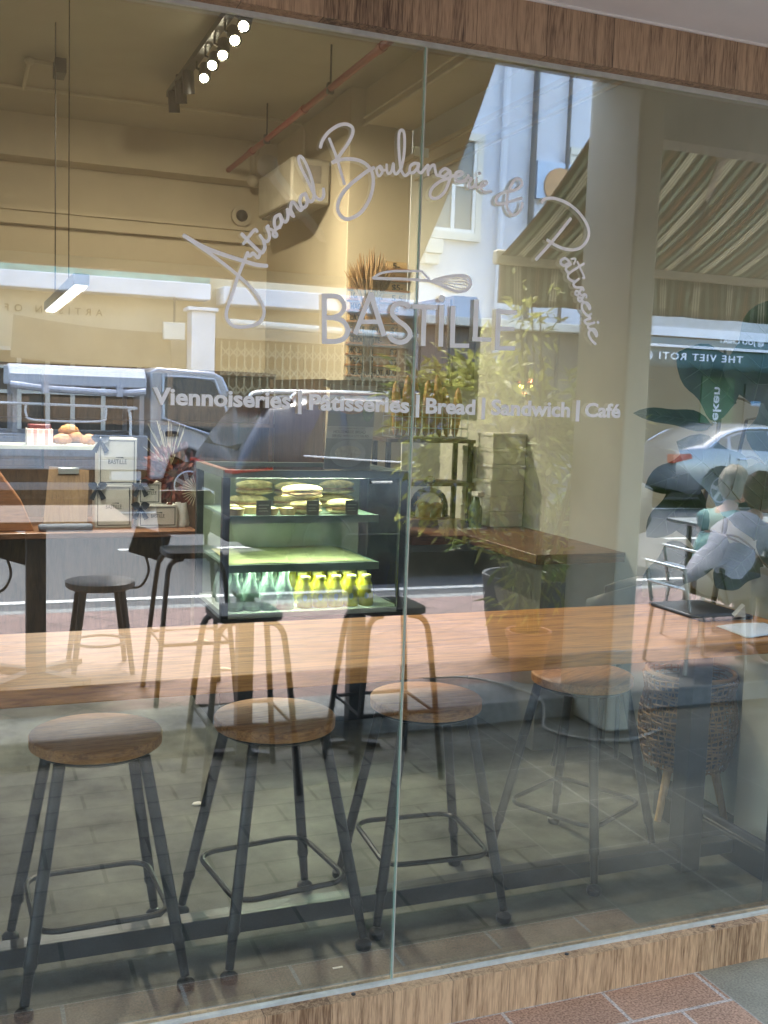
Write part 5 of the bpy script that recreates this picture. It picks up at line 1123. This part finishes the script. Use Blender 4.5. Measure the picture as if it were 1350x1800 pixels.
# ------------------------------------------------------------------ plants, pots and seats on the pavement
def bush_leaves(n, c, rad, L, W, seed, up=.2):
    m = MB(); rn = random.Random(seed); cl = [Vector((c[0] + rad[0] * (rn.random() * 2 - 1) * .8, c[1] + rad[1] * (rn.random() * 2 - 1) * .8, c[2] + rad[2] * (rn.random() * 2 - 1) * .9)) for _ in range(26)]
    for k in range(n):
        q = cl[int(rn.random() * len(cl))]; s_ = .16
        p = q + Vector((rn.gauss(0, s_ * rad[0]), rn.gauss(0, s_ * rad[1]), rn.gauss(0, s_ * rad[2])))
        d = (p - Vector(c)); d = d / (d.length + .01) + Vector((rn.gauss(0, .6), rn.gauss(0, .6), rn.gauss(0, .6) - up))
        m.leaf(p, d, (rn.gauss(0, 1), rn.gauss(0, 1), 1.), L * (.6 + .8 * rn.random()), W * (.7 + .6 * rn.random()), .3, .1, 3)
    return m, cl
bb = thing('potted_bamboo', 'leafy yellow green bamboo in a terracotta pot beside the party pillar', 'potted plant', (2.92, -2.62, .104))
build('pot', MB().lathe([(.0, 0), (.085, 0), (.115, .24), (.128, .24), (.128, .28), (.110, .28), (.104, .24), (.0, .235)], (2.92, -2.62, .104), 28), TERRA, bb)
build('soil', MB().cyl((2.92, -2.62, 0), .102, .33, .345, 20), SOIL, bb)
lm, cl = bush_leaves(4200, (2.80, -2.78, 1.42), (.58, .42, .46), .085, .024, 21)
l2, c2 = bush_leaves(150, (2.86, -2.7, 2.0), (.16, .14, .32), .07, .018, 22)
l3, c3 = bush_leaves(220, (2.95, -2.6, .75), (.25, .22, .28), .10, .016, 23)
lm.add(l2.v, l2.f).add(l3.v, l3.f)
build('leaves', lm, BAMLEAF, bb, smooth=0)
cm = MB()
for k, q in enumerate(cl + c2[:8] + c3[:8]):
    b = Vector((2.92 + .05 * math.cos(k * 2.4), -2.62 + .05 * math.sin(k * 2.4), .345))
    cm.tube(catmull([b, b.lerp(q, .5) + Vector((.04, 0, .18)), q], 5), .0055, 5)
build('canes', cm, STEM, bb)
pl = thing('large_planter', 'big dark grey round planter with bamboo sprays on the pavement', 'planter', (3.22, -3.15, .1))
build('pot', MB().lathe([(.0, 0), (.22, 0), (.27, .25), (.295, .50), (.275, .50), (.25, .42), (.0, .42)], (3.22, -3.15, .1), 36), PLANTER, pl)
build('soil', MB().cyl((3.22, -3.15, 0), .248, .521, .53, 24), SOIL, pl)
lm, cl = bush_leaves(420, (3.15, -3.05, .85), (.34, .30, .28), .14, .018, 31, -.1)
build('leaves', lm, mat('dark_bamboo_leaf', (.10, .15, .035), .5, 0, .35, 12., trans=.4), pl, smooth=0)
cm = MB()
for k, q in enumerate(cl): cm.tube(catmull([(3.2 + .06 * math.cos(k), -3.13 + .06 * math.sin(k), .53), Vector((3.18, -3.1, .7)).lerp(q, .5), q], 4), .004, 4)
build('canes', cm, STEM, pl)
hose = catmull([(2.35, -2.75, .115), (2.6, -2.70, .115), (2.75, -2.45, .118), (2.80, -2.26, .10), (2.78, -2.18, .05), (2.72, -2.05, .014), (2.85, -1.85, .012), (3.05, -1.80, .012), (3.3, -1.9, .012)], 6)
tag(build('garden_hose', MB().tube(hose, .007, 8), mat('hose_grey', (.26, .25, .22), .6)), 'thin grey garden hose dropping over the kerb beside the terracotta pot', 'hose')
DSEAT = mat('dark_stool_top', (.06, .055, .05), .5, 0, .15, 6.)
def low_stool(x, y, lab):
    t = thing('low_stool', lab, 'stool', (x, y, .1), 'low dark stools on the pavement')
    build('seat', MB().lathe([(0, .555), (.165, .555), (.185, .57), (.185, .595), (.16, .60), (0, .59)], (x, y, 0), 28), DSEAT, t)
    for sx in (-1, 1):
        for sy in (-1, 1): build('leg', MB().tube([(x + sx * .10, y + sy * .10, .56), (x + sx * .155, y + sy * .155, .105)], [.021, .014], 10), BLACK, t)
    rg = [(x + .14 * math.cos(a), y + .14 * math.sin(a), .26) for a in [6.283 * k / 20 for k in range(20)]]
    build('foot_ring', MB().tube(rg, .008, 6, closed=True), BLACK, t)
    sp__ = build('back_support', MB().tube(catmull([(x + .14, y, .55), (x + .22, y, .56), (x + .26, y, .64), (x + .245, y, .72)], 5), .008, 6), BLACK, t)
    build('back_pad', MB().bar((x + .24, y, .72), (x + .29, y, .87), .20, .03, (0, 1, 0)), BLACK, t, bevel=.01)
low_stool(.70, -3.42, 'low round stool with small back pad standing alone on the pink pavers')
low_stool(-.02, -3.42, 'low round stool cut off by the left edge, on the pink pavers')
def high_stool(x, y, z0, back, lab):
    t = thing('outdoor_stool', lab, 'bar stool', (x, y, z0), 'black metal stools outside the window')
    h = .14; r = .05; pts = []
    for cx2, cy2, a0 in ((h - r, h - r, 0), (-h + r, h - r, 90), (-h + r, -h + r, 180), (h - r, -h + r, 270)):
        for k in range(5): pts.append((cx2 + r * math.cos(R(a0 + k * 22.5)), cy2 + r * math.sin(R(a0 + k * 22.5))))
    build('seat', MB().prism(pts, lambda p: (x + p[0], y + p[1], z0 + .72), lambda p: (x + p[0], y + p[1], z0 + .75)), BLACK, t, bevel=.006)
    for sx in (-1, 1):
        for sy in (-1, 1): build('leg', MB().tube(catmull([(x + sx * .06, y + sy * .10, z0 + .715), (x + sx * .125, y + sy * .125, z0 + .69), (x + sx * .15, y + sy * .15, z0 + .55), (x + sx * .20, y + sy * .20, z0 + .003)], 3), .013, 8), BLACK, t)
    q = [(x + sx * .168, y + sy * .168, z0 + .30) for sx, sy in ((-1, -1), (1, -1), (1, 1), (-1, 1))]
    build('foot_rest', MB().tube(q, .009, 6, closed=True), BLACK, t)
    if back:
        bk_ = MB().prism([(-.13, .80), (.13, .80), (.155, 1.0), (.13, 1.03), (-.13, 1.03), (-.155, 1.0)], lambda p: (x + p[0], y - .16, z0 + p[1]), lambda p: (x + p[0], y - .18, z0 + p[1]))
        build('backrest', bk_, DARKM, t, bevel=.005); build('back_post', MB().tube([(x - .11, y - .14, z0 + .71), (x - .11, y - .19, z0 + .95)], .01, 6).tube([(x + .11, y - .14, z0 + .71), (x + .11, y - .19, z0 + .95)], .01, 6), BLACK, t)
high_stool(1.08, -1.78, 0, False, 'backless black metal stool on the grey pavers, mirrored under the showcase')
high_stool(1.72, -1.78, 0, True, 'black metal stool with a backrest on the grey pavers near the glass joint')
high_stool(1.07, -2.82, .1, True, 'black metal stool with a backrest on the pink pavers')
for x, lab in ((1.17, 'bare black pedestal stand, the left one at the kerb step'), (1.70, 'bare black pedestal stand, the right one at the kerb step')):
    t = thing('pedestal_stand', lab, 'stand', (x, -2.1, 0), 'pedestal stands at the kerb step')
    build('post', MB().box(x - .035, x + .035, -2.135, -2.065, .02, .74), DARKM, t, bevel=.004)
    build('top_plate', MB().box(x - .05, x + .05, -2.15, -2.05, .741, .76), BLACK, t)
    for a in (20, 110, 200, 290): build('foot', MB().bar((x, -2.1, .028), (x + .13 * math.cos(R(a)), -2.1 + .13 * math.sin(R(a)), .016), .04, .02), BLACK, t, smooth=0)
pt = thing('pavement_table', 'dark square topped pedestal table at the left on the pink pavers', 'table', (.36, -3.35, .1))
build('tabletop', MB().box(-.30, .80, -3.75, -2.98, .93, .975), DARKWOOD, pt, bevel=.006)
build('post', MB().box(.31, .41, -3.40, -3.30, .13, .928), DARKM, pt, bevel=.004)
for a in (45, 135, 225, 315): build('foot', MB().bar((.36, -3.35, .13), (.36 + .34 * math.cos(R(a)), -3.35 + .34 * math.sin(R(a)), .115), .06, .03), BLACK, pt, smooth=0)
# LED sign
ls_ = thing('led_sign', 'small black oval LED sign glowing red and yellow in the street', 'sign', (8.88, -13.45, 1.9))
build('case', MB().prism([(.20 * math.cos(6.283 * k / 28), .33 * math.sin(6.283 * k / 28)) for k in range(28)], lambda p: (8.9 + p[0], -13.5, 1.93 + p[1]), lambda p: (8.9 + p[0], -13.46, 1.93 + p[1])), BLACK, ls_, bevel=.008)
for z_, c_, nm in ((2.02, (1., .15, .05), 'led_red'), (1.92, (1., .8, .1), 'led_yellow'), (1.82, (1., .25, .08), 'led_orange')):
    lm_ = MB()
    for k in range(5): lm_.bar((8.78 + k * .055, -13.455, z_ - .025), (8.80 + k * .055, -13.455, z_ + .03), .014, .012, (0, 1, 0))
    build('led_segment', lm_, emit(nm, c_, 3.), ls_, smooth=0)
build('stand', MB().box(8.88, 8.92, -13.5, -13.46, .12, 1.62), BLACK, ls_)

# ------------------------------------------------------------------ the two diners under the striped awning
SKIN = mat('skin', (.42, .24, .17), .55, 0, .08, 12.)
HAIRG = mat('grey_hair', (.24, .215, .18), .75, 0, .35, 40., stretch=(1, 1, .15))
def skinned(name, nodes, edges, m, parent, sub=2):
    off = OFF[parent.name]
    me = bpy.data.meshes.new(name); me.from_pydata([Vector(n_[0]) - off for n_ in nodes], edges, []); me.materials.append(m)
    o = bpy.data.objects.new(name, me); C.objects.link(o); o.parent = parent
    sk = o.modifiers.new('skin', 'SKIN'); sk.use_smooth_shade = True
    for v, n_ in zip(me.skin_vertices[0].data, nodes): r_ = n_[1]; v.radius = r_ if isinstance(r_, tuple) else (r_, r_)
    me.skin_vertices[0].data[0].use_root = True
    s_ = o.modifiers.new('sub', 'SUBSURF'); s_.levels = sub; s_.render_levels = sub
    return o
def diner(x, y, lab, shirt, trousers, hair, lean, reach, with_bottle):
    t = thing('person', lab, 'person', (x, y, .1))
    # body facing +X; seat at z .55 (stool on a pavement of .1)
    hip = (x, y, .54)
    N = [(hip, (.15, .11)), ((x + lean * .3, y, .67), (.14, .10)), ((x + lean * .75, y, .81), (.165, .105)), ((x + lean, y, .92), (.13, .08)), ((x + lean * 1.12, y, .99), (.055, .055)), ((x + lean * 1.2 + .02, y, 1.04), (.05, .05)),
         ((x + lean * .98, y + .17, .89), .062), ((x + lean + .12, y + .20, .82), .046), ((x + lean + reach, y + .12, .84), .034), ((x + lean + reach + .07, y + .10, .845), .03),
         ((x + lean * .98, y - .17, .89), .062), ((x + lean + .14, y - .20, .82), .046), ((x + lean + reach, y - .10, .84), .034), ((x + lean + reach + .07, y - .09, .845), .03),
         ((x + .08, y + .09, .60), .10), ((x + .42, y + .11, .60), .072), ((x + .43, y + .11, .32), .052), ((x + .42, y + .11, .16), .04), ((x + .53, y + .11, .135), .032),
         ((x + .08, y - .09, .60), .10), ((x + .42, y - .11, .60), .072), ((x + .43, y - .11, .32), .052), ((x + .42, y - .11, .16), .04), ((x + .53, y - .11, .135), .032)]
    E_ = [(0, 1), (1, 2), (2, 3), (3, 4), (4, 5), (3, 6), (6, 7), (7, 8), (8, 9), (3, 10), (10, 11), (11, 12), (12, 13), (0, 14), (14, 15), (15, 16), (16, 17), (17, 18), (0, 19), (19, 20), (20, 21), (21, 22), (22, 23)]
    skinned('body', N, E_, SKIN, t)
    g = 1.16
    T_ = [(N[0][0], (.19, .145)), (N[1][0], (.185, .14)), (N[2][0], (.20, .14)), (N[3][0], (.185, .13)), (N[6][0], .080), (tuple(Vector(N[6][0]).lerp(Vector(N[7][0]), .62)), .074), (N[10][0], .080), (tuple(Vector(N[10][0]).lerp(Vector(N[11][0]), .62)), .074), (N[4][0], .088)]
    skinned('shirt', T_, [(0, 1), (1, 2), (2, 3), (3, 4), (4, 5), (3, 6), (6, 7), (3, 8)], shirt, t)
    dm_ = C.objects[-1].modifiers.new('folds', 'DISPLACE'); tx_ = bpy.data.textures.get('cloth folds') or bpy.data.textures.new('cloth folds', 'CLOUDS'); tx_.noise_scale = .09; dm_.texture = tx_; dm_.strength = .045; dm_.mid_level = .5
    skinned('trousers', [(N[0][0], (.162, .12)), (N[14][0], .108), (N[15][0], .08), (N[16][0], .062), (N[17][0], .055), (N[19][0], .108), (N[20][0], .08), (N[21][0], .062), (N[22][0], .055)], [(0, 1), (1, 2), (2, 3), (3, 4), (0, 5), (5, 6), (6, 7), (7, 8)], trousers, t)
    hx, hz = x + lean * 1.2 + .045, 1.14
    hm = MB().ell((hx, y, hz), (.092, .074, .115), 20, 14)
    hm.ell((hx + .03, y, hz - .06), (.06, .052, .06), 14, 10)
    hm.ell((hx + .096, y, hz - .012), (.018, .014, .024), 10, 8)
    for s_ in (1, -1): hm.ell((hx - .005, y + s_ * .076, hz - .005), (.022, .01, .032), 10, 8)
    build('head', hm, SKIN, t, smooth=80)
    fm_ = MB()
    for s_ in (1, -1): fm_.ell((hx + .083, y + s_ * .03, hz + .012), (.008, .011, .006), 8, 6)
    fm_.ell((hx + .085, y, hz - .062), (.008, .022, .006), 8, 6)
    build('face_features', fm_, mat('face_dark', (.06, .03, .025), .5), t)
    hr = MB(); rn = random.Random(4)
    hr.ell((hx - .030, y, hz + .018), (.098, .090, .118), 26, 18, .16, 3)
    for k in range(900):
        a = rn.random() * 6.28; e = .1 + rn.random() * 1.4
        p = Vector((hx - .018 + .096 * math.cos(e) * math.cos(a), y + .084 * math.cos(e) * math.sin(a), hz + .028 + .105 * math.sin(e)))
        if p.x > hx + .05 and p.z < hz + .07: continue
        hr.leaf(p, (-.5 * math.cos(a) - .3 + rn.gauss(0, .25), math.sin(a) * .4 + rn.gauss(0, .25), -.8), p - Vector((hx, y, hz)), .06 + .06 * rn.random(), .012, .3, .1, 3)
    build('hair', hr, hair, t, smooth=80)
    for s_ in (1, -1):
        hc = Vector((x + lean + reach + .09, y + s_ * .10 + .01, .845)); fg_ = MB()
        for k in range(4):
            b = hc + Vector((.03, -.026 + k * .017, .004)); l_ = (.048, .058, .054, .042)[k]
            fg_.tube([b, b + Vector((l_ * .55, 0, .006)), b + Vector((l_, 0, -.012))], [.008, .0075, .005], 6)
        fg_.tube([hc + Vector((-.01, -.03 * s_, 0)), hc + Vector((.02, -.05 * s_, .006)), hc + Vector((.045, -.048 * s_, 0))], [.010, .009, .006], 6)
        build('fingers', fg_, SKIN, t)
    return t
diner(4.10, -2.66, 'brown haired person in a pale lavender shirt leaning over the table', mat('lavender_shirt', (.46, .46, .52), .85, 0, .08, 14., bump=.4), mat('dark_trousers', (.04, .04, .05), .8), mat('fair_hair', (.13, .075, .04), .7, 0, .35, 40.), .32, .36, True)
diner(4.66, -3.25, 'grey haired person in a teal shirt sitting behind the diner in lavender', mat('teal_shirt', (.13, .25, .24), .85, 0, .08, 14., bump=.4), mat('brown_trousers', (.10, .07, .05), .8), HAIRG, .10, .40, False)
for cx3, y, lab in ((4.08, -2.66, 'steel chair under the diner in lavender'), (4.64, -3.25, 'steel chair under the diner in teal')):
    t = thing('cafe_chair', lab, 'chair', (cx3, y, .1), 'steel chairs at the pavement dining table')
    build('seat', MB().box(cx3 - .2, cx3 + .22, y - .2, y + .2, .435, .46), DARKM, t, bevel=.01)
    for sx in (-.18, .20):
        for sy in (-.18, .18): build('leg', MB().tube([(cx3 + sx, y + sy, .455), (cx3 + sx * 1.15, y + sy * 1.1, .101)], .012, 8), STEEL, t)
    build('backrest', MB().tube([(cx3 - .19, y - .18, .47), (cx3 - .24, y - .18, .72), (cx3 - .24, y + .18, .72), (cx3 - .19, y + .18, .47)], .012, 8).tube([(cx3 - .22, y - .18, .60), (cx3 - .22, y + .18, .60)], .010, 6), STEEL, t)
dt = thing('dining_table', 'steel topped dining table on the pavement before the two diners', 'table', (5.4, -3.4, .1))
build('tabletop', MB().box(4.92, 5.9, -4.1, -2.45, .79, .82), STEEL, dt, bevel=.006)
for sx in (5.05, 5.8):
    for sy in (-4.0, -2.66): build('leg', MB().tube([(sx, sy, .789), (sx, sy, .101)], .02, 8), DARKM, dt)
bt = thing('sauce_bottle', 'small clear sauce bottle with red cap on the dining table', 'bottle', (5.15, -2.98, .82))
build('glass', MB().lathe([(0, .821), (.035, .821), (.036, .93), (.02, .97), (.018, .99), (0, .99)], (5.15, -2.98, 0), 14), mat('sauce_glass', (.30, .40, .38), .1, 0, .1, 10.), bt)
build('cap', MB().cyl((5.15, -2.98, 0), .022, .991, 1.02, 14), mat('red_cap', (.5, .05, .03), .4), bt)
# litter
for i, (x, y, lab) in enumerate(((1.32, -3.95, 'dry curled leaf lying on the pavers near the road'), (1.30, -3.25, 'dry curled leaf lying on the pavers by the stools'))):
    tag(build('fallen_leaf', MB().leaf((x, y, .103), (1, .2, .15), (0, 0, 1), .11, .04, .2, .5, 4), mat('dry_leaf', (.62, .50, .34), .8)), lab, 'leaf', 'fallen leaves on the pavers')
tag(build('paper_scrap', MB().ell((.86, 1.62, .006), (.022, .014, .006), 8, 5, .5, 2), WHITE), 'small white crumb of paper on the screed floor behind the left stool', 'litter')
tag(build('price_sticker', MB().box(.98, 1.01, .30, .308, .001, .0018), WHITE), 'short white sticker stuck on the screed floor near the joint', 'sticker')
